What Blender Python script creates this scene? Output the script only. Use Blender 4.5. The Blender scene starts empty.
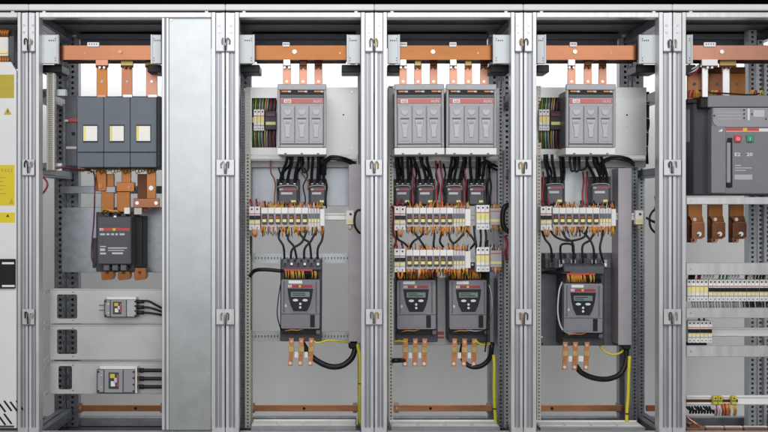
import bpy, math, random
from mathutils import Vector
random.seed(7)

# ------------------------------------------------------------------ camera
K, D, Z0, VX, VY = 0.00408, 4.28, 1.15, 338.0, 212.0      # metres per photo pixel on the front plane, camera distance/height, vanishing point
sc = bpy.context.scene
col = sc.collection
cd = bpy.data.cameras.new('camera')
cam = bpy.data.objects.new('camera', cd); col.objects.link(cam)
cam.location = (0, -D, Z0); cam.rotation_euler = (math.radians(90), 0, 0)
cd.sensor_width = 36.0
cd.lens = 36.0 * D / (768 * K)
cd.shift_x = (384 - VX) / 768.0
cd.shift_y = -(216 - VY) / 768.0
cd.clip_end = 60
sc.camera = cam
# ------------------------------------------------------------------ world, lamps, exposure
w = bpy.data.worlds.new('World'); sc.world = w; w.use_nodes = True
w.node_tree.nodes['Background'].inputs[0].default_value = (0.9, 0.95, 1.0, 1)
w.node_tree.nodes['Background'].inputs[1].default_value = 0.0015
def area(name, loc, target, sx, sy, power, color=(1, 1, 1)):
    l = bpy.data.lights.new(name, 'AREA'); l.shape = 'RECTANGLE'; l.size = sx; l.size_y = sy
    l.energy = power; l.color = color
    o = bpy.data.objects.new(name, l); col.objects.link(o); o.location = loc
    o.rotation_euler = (Vector(target) - Vector(loc)).to_track_quat('-Z', 'Y').to_euler()
    return o
area('studio_softbox_overhead', (0.2, -3.2, 3.65), (0.2, 0.2, 1.25), 5.5, 1.6, 122, (1, 0.985, 0.97))
area('studio_softbox_front', (0.2, -5.4, 2.15), (0.2, 0, 1.1), 6.5, 2.5, 165, (0.97, 0.98, 1))
area('backdrop_strip_lamp', (0.3, 0.90, 2.62), (0.3, 1.30, 1.0), 5.0, 0.25, 66)
vs = sc.view_settings
vs.view_transform = 'Standard'; vs.look = 'None'; vs.gamma = 1; vs.exposure = 0
vs.use_curve_mapping = False

# ------------------------------------------------------------------ materials
MATS = {}
def mat(name, c, rough=0.5, metal=0.0, var=0.06, scale=30, bump=0.0, streak=None, spec=0.5, trans=0.0, emit=0, warp=0.0, voro=False, rv=0.1):
    m = bpy.data.materials.new(name); m.use_nodes = True
    nt = m.node_tree; b = nt.nodes['Principled BSDF']
    b.inputs['Roughness'].default_value = rough; b.inputs['Metallic'].default_value = metal
    b.inputs['Specular IOR Level'].default_value = spec
    if trans: b.inputs['Transmission Weight'].default_value = trans
    if emit:
        b.inputs['Emission Color'].default_value = (*c, 1); b.inputs['Emission Strength'].default_value = emit
    tc = nt.nodes.new('ShaderNodeTexCoord'); mp = nt.nodes.new('ShaderNodeMapping')
    geo = nt.nodes.new('ShaderNodeNewGeometry')
    nt.links.new(geo.outputs['Position'], mp.inputs[0])
    if streak: mp.inputs['Scale'].default_value = streak
    if voro:
        n = nt.nodes.new('ShaderNodeTexVoronoi'); n.inputs['Scale'].default_value = scale
        n2 = nt.nodes.new('ShaderNodeTexNoise'); n2.inputs['Scale'].default_value = scale * 0.12; n2.inputs['Detail'].default_value = 5
        nt.links.new(mp.outputs[0], n.inputs['Vector']); nt.links.new(mp.outputs[0], n2.inputs['Vector'])
        bw = nt.nodes.new('ShaderNodeRGBToBW'); nt.links.new(n.outputs['Color'], bw.inputs[0])
        mx = nt.nodes.new('ShaderNodeMix'); mx.inputs[0].default_value = 0.86
        nt.links.new(bw.outputs[0], mx.inputs[2]); nt.links.new(n2.outputs[0], mx.inputs[3])
        fac = mx.outputs[0]
    else:
        n = nt.nodes.new('ShaderNodeTexNoise'); n.inputs['Scale'].default_value = scale; n.inputs['Detail'].default_value = 6
        n.inputs['Roughness'].default_value = 0.65
        nt.links.new(mp.outputs[0], n.inputs['Vector']); fac = n.outputs[0]
    r = nt.nodes.new('ShaderNodeValToRGB')
    r.color_ramp.elements[0].position = 0.3; r.color_ramp.elements[1].position = 0.7
    r.color_ramp.elements[0].color = (*[max(0, x * (1 - var)) for x in c], 1)
    r.color_ramp.elements[1].color = (*[min(1, x * (1 + var)) for x in c], 1)
    nt.links.new(fac, r.inputs[0])
    oi = nt.nodes.new('ShaderNodeObjectInfo'); hs = nt.nodes.new('ShaderNodeHueSaturation')
    ma = nt.nodes.new('ShaderNodeMapRange'); ma.inputs[3].default_value = 0.94; ma.inputs[4].default_value = 1.06
    nt.links.new(oi.outputs['Random'], ma.inputs[0]); nt.links.new(ma.outputs[0], hs.inputs['Value'])
    nt.links.new(r.outputs[0], hs.inputs['Color']); nt.links.new(hs.outputs[0], b.inputs['Base Color'])
    rr = nt.nodes.new('ShaderNodeMapRange'); rr.inputs[3].default_value = max(0.05, rough - rv); rr.inputs[4].default_value = min(1, rough + rv)
    nt.links.new(fac, rr.inputs[0]); nt.links.new(rr.outputs[0], b.inputs['Roughness'])
    if warp:
        wn = nt.nodes.new('ShaderNodeTexNoise'); wn.inputs['Scale'].default_value = 3; wn.inputs['Detail'].default_value = 1
        nt.links.new(geo.outputs['Position'], wn.inputs['Vector'])
        bp = nt.nodes.new('ShaderNodeBump'); bp.inputs['Strength'].default_value = 1; bp.inputs['Distance'].default_value = warp
        nt.links.new(wn.outputs[0], bp.inputs['Height']); nt.links.new(bp.outputs[0], b.inputs['Normal'])
    if bump:
        bp = nt.nodes.new('ShaderNodeBump'); bp.inputs['Strength'].default_value = bump; bp.inputs['Distance'].default_value = 0.001
        nt.links.new(fac, bp.inputs['Height']); nt.links.new(bp.outputs[0], b.inputs['Normal'])
    MATS[name] = m
    return m
mat('frame', (0.56, 0.56, 0.575), 0.36, 0.4, 0.12, 12, streak=(3, 3, 0.5), warp=0.0015)
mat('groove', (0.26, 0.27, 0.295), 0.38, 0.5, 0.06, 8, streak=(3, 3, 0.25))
mat('roof', (0.66, 0.66, 0.66), 0.45, 0.0, 0.04, 6)
mat('shaded_ceiling', (0.075, 0.07, 0.08), 0.6, 0.1, 0.08, 6)  # the shade under the roof is put into this dark colour
mat('galv', (0.42, 0.44, 0.445), 0.40, 0.8, 0.07, 110, voro=True, warp=0.003, rv=0.03)
mat('galv_soft', (0.50, 0.50, 0.495), 0.44, 0.6, 0.06, 80, voro=True, warp=0.002, rv=0.04)
mat('bracket', (0.50, 0.53, 0.55), 0.5, 0.3, 0.05, 40)
mat('zinc_dark', (0.135, 0.145, 0.165), 0.45, 0.4, 0.15, 24)
mat('zinc_mid', (0.29, 0.305, 0.33), 0.38, 0.8, 0.16, 24, warp=0.003)
mat('rear_steel', (0.13, 0.14, 0.17), 0.5, 0.4, 0.15, 20)
mat('beige_rail', (0.50, 0.48, 0.43), 0.5, 0.2, 0.06, 30)
mat('slate', (0.135, 0.155, 0.185), 0.5, 0, 0.06, 40, spec=0.25)
mat('slate_dark', (0.035, 0.038, 0.05), 0.5, 0, 0.1, 40, spec=0.25)
mat('grey_plastic', (0.28, 0.28, 0.30), 0.42, 0, 0.05, 40)
mat('grey_plastic_dark', (0.12, 0.12, 0.135), 0.45, 0, 0.08, 40, spec=0.25)
mat('starter_grey', (0.20, 0.20, 0.222), 0.4, 0, 0.06, 40, spec=0.25)
mat('switch_grey', (0.33, 0.33, 0.35), 0.3, 0, 0.07, 25)
mat('switch_grey_light', (0.42, 0.42, 0.445), 0.28, 0, 0.07, 25)
mat('red_faded', (0.50, 0.13, 0.115), 0.45, 0, 0.08, 40)
mat('keypad', (0.016, 0.017, 0.021), 0.35, 0, 0.1, 60, spec=0.25)
mat('breaker_grey', (0.21, 0.212, 0.228), 0.45, 0, 0.05, 40, spec=0.25)
mat('grey_plastic_light', (0.40, 0.40, 0.43), 0.4, 0, 0.05, 40)
mat('charcoal', (0.055, 0.056, 0.065), 0.45, 0, 0.1, 60, spec=0.25)
mat('graphite', (0.092, 0.096, 0.108), 0.5, 0, 0.08, 60, spec=0.25)
mat('black', (0.012, 0.012, 0.013), 0.42, 0, 0.1, 60, spec=0.25)
mat('cable', (0.012, 0.012, 0.014), 0.38, 0, 0.15, 80, spec=0.25)
mat('white', (0.74, 0.74, 0.73), 0.45, 0, 0.03, 40)
mat('white_lilac', (0.58, 0.56, 0.58), 0.45, 0, 0.04, 40)
mat('offwhite', (0.70, 0.70, 0.67), 0.5, 0, 0.04, 40)
mat('clear', (0.75, 0.75, 0.72), 0.3, 0, 0.04, 40)
mat('copper', (0.25, 0.105, 0.056), 0.25, 0.9, 0.12, 3, streak=(1.2, 2, 4), warp=0.006)
mat('copper_brown', (0.225, 0.09, 0.033), 0.25, 0.9, 0.14, 3, streak=(1.2, 2, 4), warp=0.006)
mat('copper_lug', (0.52, 0.205, 0.075), 0.36, 0.5, 0.14, 30)
mat('copper_earth', (0.50, 0.215, 0.09), 0.4, 0.45, 0.14, 12, streak=(1, 2, 5))
mat('copper_pale', (0.42, 0.205, 0.14), 0.36, 0.75, 0.08, 9, streak=(4, 2, 0.6))
mat('copper_ochre', (0.29, 0.115, 0.035), 0.32, 0.8, 0.12, 9, streak=(4, 2, 0.6), warp=0.004)
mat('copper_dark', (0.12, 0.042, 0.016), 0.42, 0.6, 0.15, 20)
mat('brass', (0.50, 0.36, 0.14), 0.4, 0.7, 0.1, 30)
mat('tin', (0.72, 0.72, 0.72), 0.35, 0.6, 0.08, 30)
mat('steel', (0.55, 0.55, 0.56), 0.35, 0.8, 0.08, 50)
mat('red', (0.48, 0.055, 0.05), 0.45, 0, 0.05, 40)
mat('red_soft', (0.56, 0.12, 0.10), 0.45, 0, 0.05, 40)
mat('crimson', (0.30, 0.02, 0.04), 0.45, 0, 0.1, 40)
mat('red_bright', (0.62, 0.05, 0.05), 0.4, 0, 0.05, 40)
mat('green', (0.03, 0.28, 0.17), 0.4, 0, 0.05, 40)
mat('yellow', (0.62, 0.48, 0.05), 0.5, 0, 0.05, 40)
mat('yellow_sticker', (0.70, 0.55, 0.01), 0.55, 0, 0.05, 40)
mat('yellow_olive', (0.46, 0.36, 0.03), 0.55, 0, 0.05, 40)
mat('yellow_pale', (0.78, 0.70, 0.26), 0.5, 0, 0.05, 40)
mat('orange_wire', (0.62, 0.24, 0.03), 0.45, 0, 0.2, 300)
mat('amber_wire', (0.62, 0.22, 0.04), 0.45, 0, 0.2, 300)
mat('brown_wire', (0.26, 0.08, 0.03), 0.45, 0, 0.2, 300)
mat('purple_wire', (0.12, 0.03, 0.07), 0.45, 0, 0.2, 300)
mat('yellow_wire', (0.55, 0.37, 0.03), 0.45, 0, 0.12, 200)
mat('earth_wire', (0.62, 0.55, 0.03), 0.45, 0, 0.12, 60)
mat('green_wire', (0.05, 0.20, 0.06), 0.45, 0, 0.12, 60)
mat('duct', (0.36, 0.335, 0.36), 0.45, 0.25, 0.10, 12)
mat('lcd', (0.15, 0.22, 0.20), 0.25, 0, 0.05, 60)
mat('button_pale', (0.62, 0.66, 0.70), 0.4, 0, 0.03, 60)
mat('window', (0.80, 0.79, 0.72), 0.3, 0, 0.04, 40)
mat('print_grey', (0.52, 0.52, 0.54), 0.5, 0, 0.05, 200)
mat('door_paint', (0.72, 0.72, 0.73), 0.45, 0, 0.03, 10)
mat('backdrop', (0.72, 0.725, 0.73), 0.85, 0, 0.03, 3)
mat('floor', (0.30, 0.29, 0.28), 0.7, 0, 0.12, 5)
mat('tray', (0.72, 0.71, 0.69), 0.5, 0.1, 0.06, 20)
mat('dark_void', (0.02, 0.02, 0.024), 0.6, 0, 0.1, 30)

# ------------------------------------------------------------------ geometry helpers
def W(px, py, d):
    s = K * (1 + d / D)
    return Vector(((px - VX) * s, d, Z0 + (VY - py) * s))
class MB:
    def __init__(s): s.v = []; s.f = []; s.sm = []
    def add(s, vs, fs, smooth=False):
        o = len(s.v); s.v += [tuple(x) for x in vs]; s.f += [tuple(i + o for i in f) for f in fs]; s.sm += [smooth] * len(fs)
        return s
    def wbox(s, x0, x1, y0, y1, z0, z1, c=0.0):
        if x1 < x0: x0, x1 = x1, x0
        if z1 < z0: z0, z1 = z1, z0
        c = min(c, (x1 - x0) * .3, (y1 - y0) * .3, (z1 - z0) * .3)
        if c <= 1e-5:
            vs = [(x, y, z) for x in (x0, x1) for y in (y0, y1) for z in (z0, z1)]
            fs = [(0, 1, 3, 2), (4, 6, 7, 5), (0, 4, 5, 1), (2, 3, 7, 6), (0, 2, 6, 4), (1, 5, 7, 3)]
            return s.add(vs, fs)
        idx = {}; vs = []
        lo = (x0, y0, z0); hi = (x1, y1, z1)
        for i in (0, 1):
            for j in (0, 1):
                for k in (0, 1):
                    for a in range(3):
                        p = [0, 0, 0]
                        for q, b in enumerate((i, j, k)):
                            e = hi[q] if b else lo[q]
                            if q != a: e += -c if b else c
                            p[q] = e
                        idx[(i, j, k, a)] = len(vs); vs.append(p)
        fs = []
        for a in range(3):
            o1, o2 = (a + 1) % 3, (a + 2) % 3
            for b in (0, 1):
                f = []
                for (u, v) in ((0, 0), (1, 0), (1, 1), (0, 1)):
                    t = [0, 0, 0]; t[a] = b; t[o1] = u; t[o2] = v
                    f.append(idx[(*t, a)])
                fs.append(f if b else f[::-1])
        for a in range(3):                              # edges along axis a
            o1, o2 = (a + 1) % 3, (a + 2) % 3
            for u in (0, 1):
                for v in (0, 1):
                    t0 = [0, 0, 0]; t1 = [0, 0, 0]
                    t0[a] = 0; t1[a] = 1
                    for t in (t0, t1): t[o1] = u; t[o2] = v
                    f = [idx[(*t0, o1)], idx[(*t1, o1)], idx[(*t1, o2)], idx[(*t0, o2)]]
                    fs.append(f if (u ^ v) else f[::-1])
        for i in (0, 1):
            for j in (0, 1):
                for k in (0, 1):
                    f = [idx[(i, j, k, a)] for a in range(3)]
                    fs.append(f if ((i + j + k) % 2) else f[::-1])
        return s.add(vs, fs)
    def pbox(s, px0, py0, px1, py1, d, th, c=0.0015):
        a = W(px0, py1, d); b = W(px1, py0, d)
        return s.wbox(a.x, b.x, d, d + th, a.z, b.z, c)
    def prism(s, pts, d, th, smooth=False):               # photo-pixel outline at depth d, extruded back by th
        n = len(pts); f0 = [W(x, y, d) for x, y in pts]
        A = sum(f0[i].x * f0[(i + 1) % n].z - f0[(i + 1) % n].x * f0[i].z for i in range(n))
        if A < 0: f0 = f0[::-1]
        vs = f0 + [Vector((p.x, d + th, p.z)) for p in f0]
        fs = [tuple(range(n)), tuple(range(2 * n - 1, n - 1, -1))]
        fs += [(i, n + i, n + (i + 1) % n, (i + 1) % n) for i in range(n)]
        return s.add(vs, fs)
    def extz(s, prof, z0, z1):                             # (x, y) outline extruded in height
        n = len(prof)
        A = sum(prof[i][0] * prof[(i + 1) % n][1] - prof[(i + 1) % n][0] * prof[i][1] for i in range(n))
        if A < 0: prof = prof[::-1]
        vs = [(x, y, z0) for x, y in prof] + [(x, y, z1) for x, y in prof]
        fs = [tuple(range(n - 1, -1, -1)), tuple(range(n, 2 * n))]
        fs += [(i, (i + 1) % n, n + (i + 1) % n, n + i) for i in range(n)]
        return s.add(vs, fs)
    def cyl(s, p0, p1, r, n=12, r1=None):
        p0 = Vector(p0); p1 = Vector(p1); ax = (p1 - p0).normalized()
        u = ax.orthogonal().normalized(); v = ax.cross(u)
        r1 = r if r1 is None else r1
        vs = [p0 + (u * math.cos(t) + v * math.sin(t)) * r for t in [2 * math.pi * i / n for i in range(n)]]
        vs += [p1 + (u * math.cos(t) + v * math.sin(t)) * r1 for t in [2 * math.pi * i / n for i in range(n)]]
        s.add(vs, [(i, (i + 1) % n, n + (i + 1) % n, n + i) for i in range(n)], True)
        o = len(s.v) - 2 * n
        s.f += [tuple(o + i for i in range(n - 1, -1, -1)), tuple(o + n + i for i in range(n))]; s.sm += [False, False]
        return s
    def disc(s, px, py, d, rpx, th, n=14):                 # short cylinder facing the viewer
        r = rpx * K * (1 + d / D); p = W(px, py, d)
        return s.cyl(p, p + Vector((0, th, 0)), r, n)
    def tube(s, pts, r, n=8, sub=5):
        P = [Vector(p) for p in pts]
        if len(P) > 2:
            Q = []
            E = [P[0] * 2 - P[1]] + P + [P[-1] * 2 - P[-2]]
            for i in range(1, len(E) - 2):
                a, b, c, e = E[i - 1], E[i], E[i + 1], E[i + 2]
                for k in range(sub):
                    t = k / sub
                    Q.append(0.5 * ((2 * b) + (c - a) * t + (2 * a - 5 * b + 4 * c - e) * t * t + (3 * b - a - 3 * c + e) * t ** 3))
            Q.append(P[-1]); P = Q
        vs = []; T0 = (P[1] - P[0]).normalized(); u = T0.orthogonal().normalized()
        for i, p in enumerate(P):
            T = (P[min(i + 1, len(P) - 1)] - P[max(i - 1, 0)]).normalized()
            u = (u - T * u.dot(T)).normalized(); v = T.cross(u)
            vs += [p + (u * math.cos(t) + v * math.sin(t)) * r for t in [2 * math.pi * k / n for k in range(n)]]
        fs = [(i * n + k, i * n + (k + 1) % n, (i + 1) * n + (k + 1) % n, (i + 1) * n + k) for i in range(len(P) - 1) for k in range(n)]
        s.add(vs, fs, True)
        o = len(s.v) - len(vs); m = len(vs)
        s.f += [tuple(o + k for k in range(n - 1, -1, -1)), tuple(o + m - n + k for k in range(n))]; s.sm += [False, False]
        return s
    def ptube(s, pts, rpx, n=8, sub=5):
        d0 = pts[0][2]
        return s.tube([W(*p) for p in pts], rpx * K * (1 + d0 / D), n, sub)
    def perf(s, x0, x1, y, z0, z1, pitch, hw, hh, depth=0.025, axis='x'):
        # perforated channel: front sheet with rectangular holes, returns at both sides, closed back
        n = max(1, int((z1 - z0) / pitch)); cx = (x0 + x1) / 2
        a, b = cx - hw / 2, cx + hw / 2
        def q(p): s.add(p, [(0, 1, 2, 3)])
        def P(x, dy, z): return (x, y + dy, z)
        t = 0.003
        q([P(x0, 0, z0), P(a, 0, z0), P(a, 0, z1), P(x0, 0, z1)]); q([P(b, 0, z0), P(x1, 0, z0), P(x1, 0, z1), P(b, 0, z1)])
        zp = z0
        for i in range(n):
            zc = z0 + (i + .5) * (z1 - z0) / n; h0, h1 = zc - hh / 2, zc + hh / 2
            q([P(a, 0, zp), P(b, 0, zp), P(b, 0, h0), P(a, 0, h0)])
            q([P(a, 0, h0), P(b, 0, h0), P(b, t, h0), P(a, t, h0)]); q([P(a, 0, h1), P(a, t, h1), P(b, t, h1), P(b, 0, h1)])
            q([P(a, 0, h0), P(a, t, h0), P(a, t, h1), P(a, 0, h1)]); q([P(b, 0, h0), P(b, 0, h1), P(b, t, h1), P(b, t, h0)])
            zp = h1
        q([P(a, 0, zp), P(b, 0, zp), P(b, 0, z1), P(a, 0, z1)])
        q([P(x0, 0, z0), P(x0, 0, z1), P(x0, depth, z1), P(x0, depth, z0)]); q([P(x1, 0, z0), P(x1, depth, z0), P(x1, depth, z1), P(x1, 0, z1)])
        q([P(x0, depth, z0), P(x0, depth, z1), P(x1, depth, z1), P(x1, depth, z0)])
        q([P(x0, 0, z1), P(x1, 0, z1), P(x1, depth, z1), P(x0, depth, z1)]); q([P(x0, 0, z0), P(x0, depth, z0), P(x1, depth, z0), P(x1, 0, z0)])
        return s
    def perfh(s, x0, x1, y, z0, z1, pitch, hw, hh, depth=0.02):
        # the same lying down
        m = MB().perf(0, z1 - z0, y, 0, x1 - x0, pitch, hw, hh, depth)
        return s.add([(x0 + c[2], c[1], z1 - c[0]) for c in m.v], m.f)
    def pperf(s, px0, py0, px1, py1, d, pitch, hw, hh, depth=0.025):
        a = W(px0, py1, d); b = W(px1, py0, d)
        return s.perf(a.x, b.x, d, a.z, b.z, pitch * K, hw * K, hh * K, depth)
    def mesh(s, name, m, origin):
        me = bpy.data.meshes.new(name)
        me.from_pydata([(x - origin[0], y - origin[1], z - origin[2]) for x, y, z in s.v], [], s.f)
        me.polygons.foreach_set('use_smooth', s.sm)
        me.materials.append(MATS[m]); me.update()
        return me
    def base(s):
        xs, ys, zs = zip(*s.v)
        return ((min(xs) + max(xs)) / 2, (min(ys) + max(ys)) / 2, min(zs))
def props(o, label=None, cat=None, group=None, kind=None):
    for k, v in (('label', label), ('category', cat), ('group', group), ('kind', kind)):
        if v: o[k] = v
def S(name, mb, m, label=None, cat=None, group=None, kind=None):      # a thing that is one mesh
    og = mb.base(); o = bpy.data.objects.new(name, mb.mesh(name, m, og)); col.objects.link(o); o.location = og
    props(o, label, cat, group, kind); return o
class Thing:
    def __init__(s, name, label, cat, group=None):
        s.name = name; s.meta = (label, cat, group); s.parts = []
    def part(s, name, mb, m, parent=None, label=None, kind=None):
        s.parts.append((name, mb, m, parent, label, kind)); return len(s.parts) - 1
    def box(s, name, px0, py0, px1, py1, d, th, m, parent=None, c=0.0015, label=None):
        return s.part(name, MB().pbox(px0, py0, px1, py1, d, th, c), m, parent, label)
    def done(s):
        V = [v for p in s.parts for v in p[1].v]
        xs, ys, zs = zip(*V); og = ((min(xs) + max(xs)) / 2, (min(ys) + max(ys)) / 2, min(zs))
        e = bpy.data.objects.new(s.name, None); e.empty_display_size = 0.05; col.objects.link(e); e.location = og
        if s.name in ('contactor', 'soft_starter', 'circuit_breaker', 'fuse_switch', 'moulded_breaker', 'copper_tail', 'copper_dropper'):
            e.rotation_euler = (0, random.uniform(-.007, .007), random.uniform(-.004, .004))
        props(e, *s.meta); obs = []
        for (n, mb, m, par, lab, kind) in s.parts:
            o = bpy.data.objects.new(n, mb.mesh(n, m, og)); col.objects.link(o)
            o.parent = e if par is None else obs[par]
            props(o, lab, None, None, kind); obs.append(o)
        return e
def text_mb(txt, px, py, d, hpx, wpx=None, th=0.0006):
    # lettering: left end px, baseline py, cap height hpx, in photo pixels at depth d
    cu = bpy.data.curves.new('lettering', 'FONT'); cu.body = txt; cu.size = 1; cu.resolution_u = 2; cu.offset = 0.018
    o = bpy.data.objects.new('lettering', cu); col.objects.link(o)
    dg = bpy.context.evaluated_depsgraph_get(); dg.update()
    me = bpy.data.meshes.new_from_object(o.evaluated_get(dg))
    vs = [v.co.copy() for v in me.vertices]; fs = [tuple(p.vertices) for p in me.polygons]
    bpy.data.objects.remove(o); bpy.data.curves.remove(cu); bpy.data.meshes.remove(me)
    mx = max(v.x for v in vs); mn = min(v.x for v in vs); my = max(v.y for v in vs)
    s = K * (1 + d / D); sy = hpx * s / my; sx = (wpx * s / (mx - mn)) if wpx else sy
    p = W(px, py, d); m = MB()
    m.add([(p.x + (v.x - mn) * sx, d, p.z + v.y * sy) for v in vs], fs)
    return m
def screw(mb, px, py, d, r=0.9, th=0.004): return mb.disc(px, py, d - th, r, th, 10)

# ------------------------------------------------------------------ setting
S('floor', MB().wbox(-6, 6, -7, 3.5, -0.1, 0.0), 'floor', kind='structure')
S('backdrop_wall', MB().wbox(-3.2, 3.8, 1.30, 1.36, 0.0, 2.08), 'backdrop', kind='structure')

# ------------------------------------------------------------------ cabinets
SEAM = [-120.5, 28.3, 225.2, 374.2, 523.5, 672.6, 822.0]
INNER = [(-107, 17.5), (39, 211.5), (239, 361), (387, 511), (536.5, 659), (686, 809)]
BAY = ['yellow-sticker bay', 'slate-isolator bay', 'single-starter bay beside the galvanized panel', 'twin-starter bay', 'dark-plate starter bay', 'air-breaker bay']
ZT = W(0, 17, 0).z; ZB = W(0, 430, 0).z
REAR = 0.60
def X(px): return (px - VX) * K
def rp(x0, y0, x1, y1): return [(x0, y0), (x1, y0), (x1, y1), (x0, y1)]
def post_profile(xo, xi):
    # xo: edge at the opening, xi: edge at the seam, in metres; grooved rolled section
    L = xi - xo
    f = [(0, .002), (.02, 0), (.28, 0), (.30, .014), (.46, .014), (.47, .009), (.53, .009), (.54, .014), (.72, .014), (.74, .003), (.94, .003), (.97, .020), (.97, .055), (0, .055)]
    return [(xo + L * a, y) for a, y in f]
for b in range(6):
    s0, s1 = SEAM[b], SEAM[b + 1]; i0, i1 = INNER[b]
    t = Thing('switchgear_cabinet', {
        0: 'light grey cabinet with a white door carrying yellow stickers',
        1: 'wide light grey cabinet frame around the slate isolator and the galvanized panel',
        2: 'light grey cabinet frame around the single soft starter beside the galvanized panel',
        3: 'light grey cabinet frame around the two soft starters and two fuse switches',
        4: 'light grey cabinet frame around the soft starter on a dark plate',
        5: 'light grey cabinet frame around the big air circuit breaker'}[b], 'cabinet', 'cabinet frames standing in a row')
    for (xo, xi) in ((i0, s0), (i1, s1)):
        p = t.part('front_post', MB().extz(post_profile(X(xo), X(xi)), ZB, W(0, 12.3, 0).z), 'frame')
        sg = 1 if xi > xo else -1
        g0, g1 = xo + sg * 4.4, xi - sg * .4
        # strips set in the post grooves, darker and bluer than the post
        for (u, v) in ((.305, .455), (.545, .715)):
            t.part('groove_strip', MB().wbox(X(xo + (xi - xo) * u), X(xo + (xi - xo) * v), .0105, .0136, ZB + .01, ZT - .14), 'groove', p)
        cp = t.box('corner_plate', min(g0, g1), 12.6, max(g0, g1), 51, -.0035, .0032, 'frame', p, .001)
        for yy in (25, 32):
            t.part('rivet', MB().disc(xo + (xi - xo) * .58, yy, -.0065, 1.25, .003, 12), 'galv', cp)
        t.part('plate_edge_shadow', MB().pbox(min(g0, g1) + .3, 50.9, max(g0, g1) - .3, 52.2, -.003, .006, .0), 'zinc_dark', cp)  # dark strip painting the shadow line at the plate's lower edge
        t.box('foot_cap', min(xo, xi) + .3, 428, max(xo, xi) - .3, 459, -.003, .05, 'frame', p)
        # rear post, with a perforated face
        xa, xb = X(xo), X(xi)
        lo, hi = min(xa, xb), max(xa, xb); w_ = 0.058
        if sg > 0: lo = hi - w_
        else: hi = lo + w_
        m = MB().perf(lo + .002, hi - .002, REAR, ZB - .11, ZT + .02, .025, .012, .012, .05)
        m.perf(lo + .004, lo + .016, REAR - .012, ZB, ZT, .05, .004, .02, .011) if sg < 0 else m.perf(hi - .016, hi - .004, REAR - .012, ZB, ZT, .05, .004, .02, .011)
        t.part('rear_post', m, 'zinc_mid')
        # rails running front to back
        for (yy, hh) in ((14.5, 9), (91, 7), (170, 7), (440, 9)):
            z = W(0, yy, 0).z
            xi_ = X(xi) - sg * .004
            xs_ = (xi_ - sg * .028, xi_)
            r = t.part('side_rail', MB().wbox(min(xs_), max(xs_), .056, REAR - .013, z - hh * K / 2, z + hh * K / 2, .002), 'zinc_mid' if yy < 400 else 'zinc_dark')
            t.part('rail_lip', MB().wbox(min(xs_) - .004, max(xs_) + .0005, .058, REAR - .015, z - hh * K / 2 - .006, z - hh * K / 2 - .0005), 'zinc_mid', r)
    # top
    r = t.box('roof_trim', s0 + .15, 4.1, s1 - .15, 10.3, -.012, .02, 'roof', None, .003)
    t.part('roof_panel', MB().wbox(X(s0) + .001, X(s1) - .001, .0085, .70, W(0, 9.4, 0).z, W(0, 4.6, 0).z), 'shaded_ceiling')
    t.box('seam_strip', s0 + .3, 10.4, s1 - .3, 12.05, .012, .02, 'dark_void', None, 0)
    t.box('top_rail', i0 + .1, 12.1, i1 - .1, 17.6, -.001, .05, 'frame', None, .0025)
    for xx in (i0 + 5, i1 - 5):
        t.part('rail_clip', MB().disc(xx, 11.6, -.002, 1.6, .02, 12), 'frame')
    xr0, xr1 = X(s0) + .062, X(s1) - .062
    m = MB().wbox(xr0, xr1, REAR + .01, REAR + .05, ZT - .028, ZT + .03, .002)
    t.part('rear_top_rail', m, 'rear_steel')
    t.part('rear_ledge', MB().wbox(xr0, xr1, REAR - .06, REAR + .009, ZT + .005, ZT + .024, .002), 'rear_steel')
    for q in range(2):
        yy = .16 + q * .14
        t.part('roof_rib', MB().wbox(X(s0) + .034, X(s1) - .034, yy, yy + .012, ZT + .022, ZT + .0285, .001), 'shaded_ceiling')
    # bottom
    t.part('rear_bottom_rail', MB().wbox(xr0, xr1, REAR + .01, REAR + .05, ZB - .11, ZB - .068, .002), 'zinc_mid')
    t.box('bottom_rail', i0 + .1, 433, i1 - .1, 441, .002, .05, 'frame', None, .002)
    t.part('base_plinth', MB().wbox(X(s0) + .001, X(s1) - .001, .01, .66, 0.0, ZB - .112, .003), 'charcoal')
    if b == 0:
        dr = t.part('door', MB().prism([(-95, 62), (11, 62), (13, 66), (16.6, 71), (16.6, 428), (-95, 428)], .012, .02), 'door_paint', None, 'white painted door with yellow stickers and a black handle')
        t.box('handle', -14, 259, 15, 288.5, .0, .0115, 'black', dr, .002)
        t.box('handle_line', 2, 262.2, 14, 264.2, -.001, .0008, 'white', dr, 0); t.box('handle_line', 2, 285, 14.6, 287, -.001, .0008, 'white', dr, 0)
        for i in range(9):
            for j in range(2):
                x = -34 + i * 6.2; y = 401 + j * 13 + (i % 2)
                if x > 3 and j == 1 and x + 8 > 16: continue
                t.part('vent_slot', MB().prism([(x, y), (x + 1.6, y - .6), (x + 9.2, y + 9.6), (x + 7.6, y + 10.4)], .0105, .0012), 'black', dr)
        t.part('vent_frame', MB().pbox(-40, 425.6, 14, 427.4, .0095, .002, 0), 'charcoal', dr)
        def stick(n, pts, m, lab=None, lv=0): t.part(n, MB().prism(pts, .0112 - lv * .0006, .0007 - lv * .0002), m, dr, lab)
        stick('sticker', rp(-16, 74.6, 14, 98), 'yellow_olive', 'plain olive yellow sticker')
        stick('sticker', [(3.6, 114.6), (11.6, 114.6), (7.6, 107.4)], 'yellow_olive', 'small yellow warning triangle')
        stick('sticker_mark', [(7.2, 110), (8.2, 110), (7.9, 113.2), (7.3, 113.2)], 'charcoal', None, 1)
        stick('sticker', rp(-16, 165, 14.6, 205.6), 'yellow_sticker', 'tall bright yellow sticker with printed lines')
        for i in range(9): stick('sticker_mark', rp(-14 + i * 3.1, 168.6, -12.4 + i * 3.1, 172), 'yellow_olive', None, 1)
        stick('sticker_mark', [(9, 204), (13.6, 204), (11.6, 198)], 'yellow_olive', None, 1)
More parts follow.
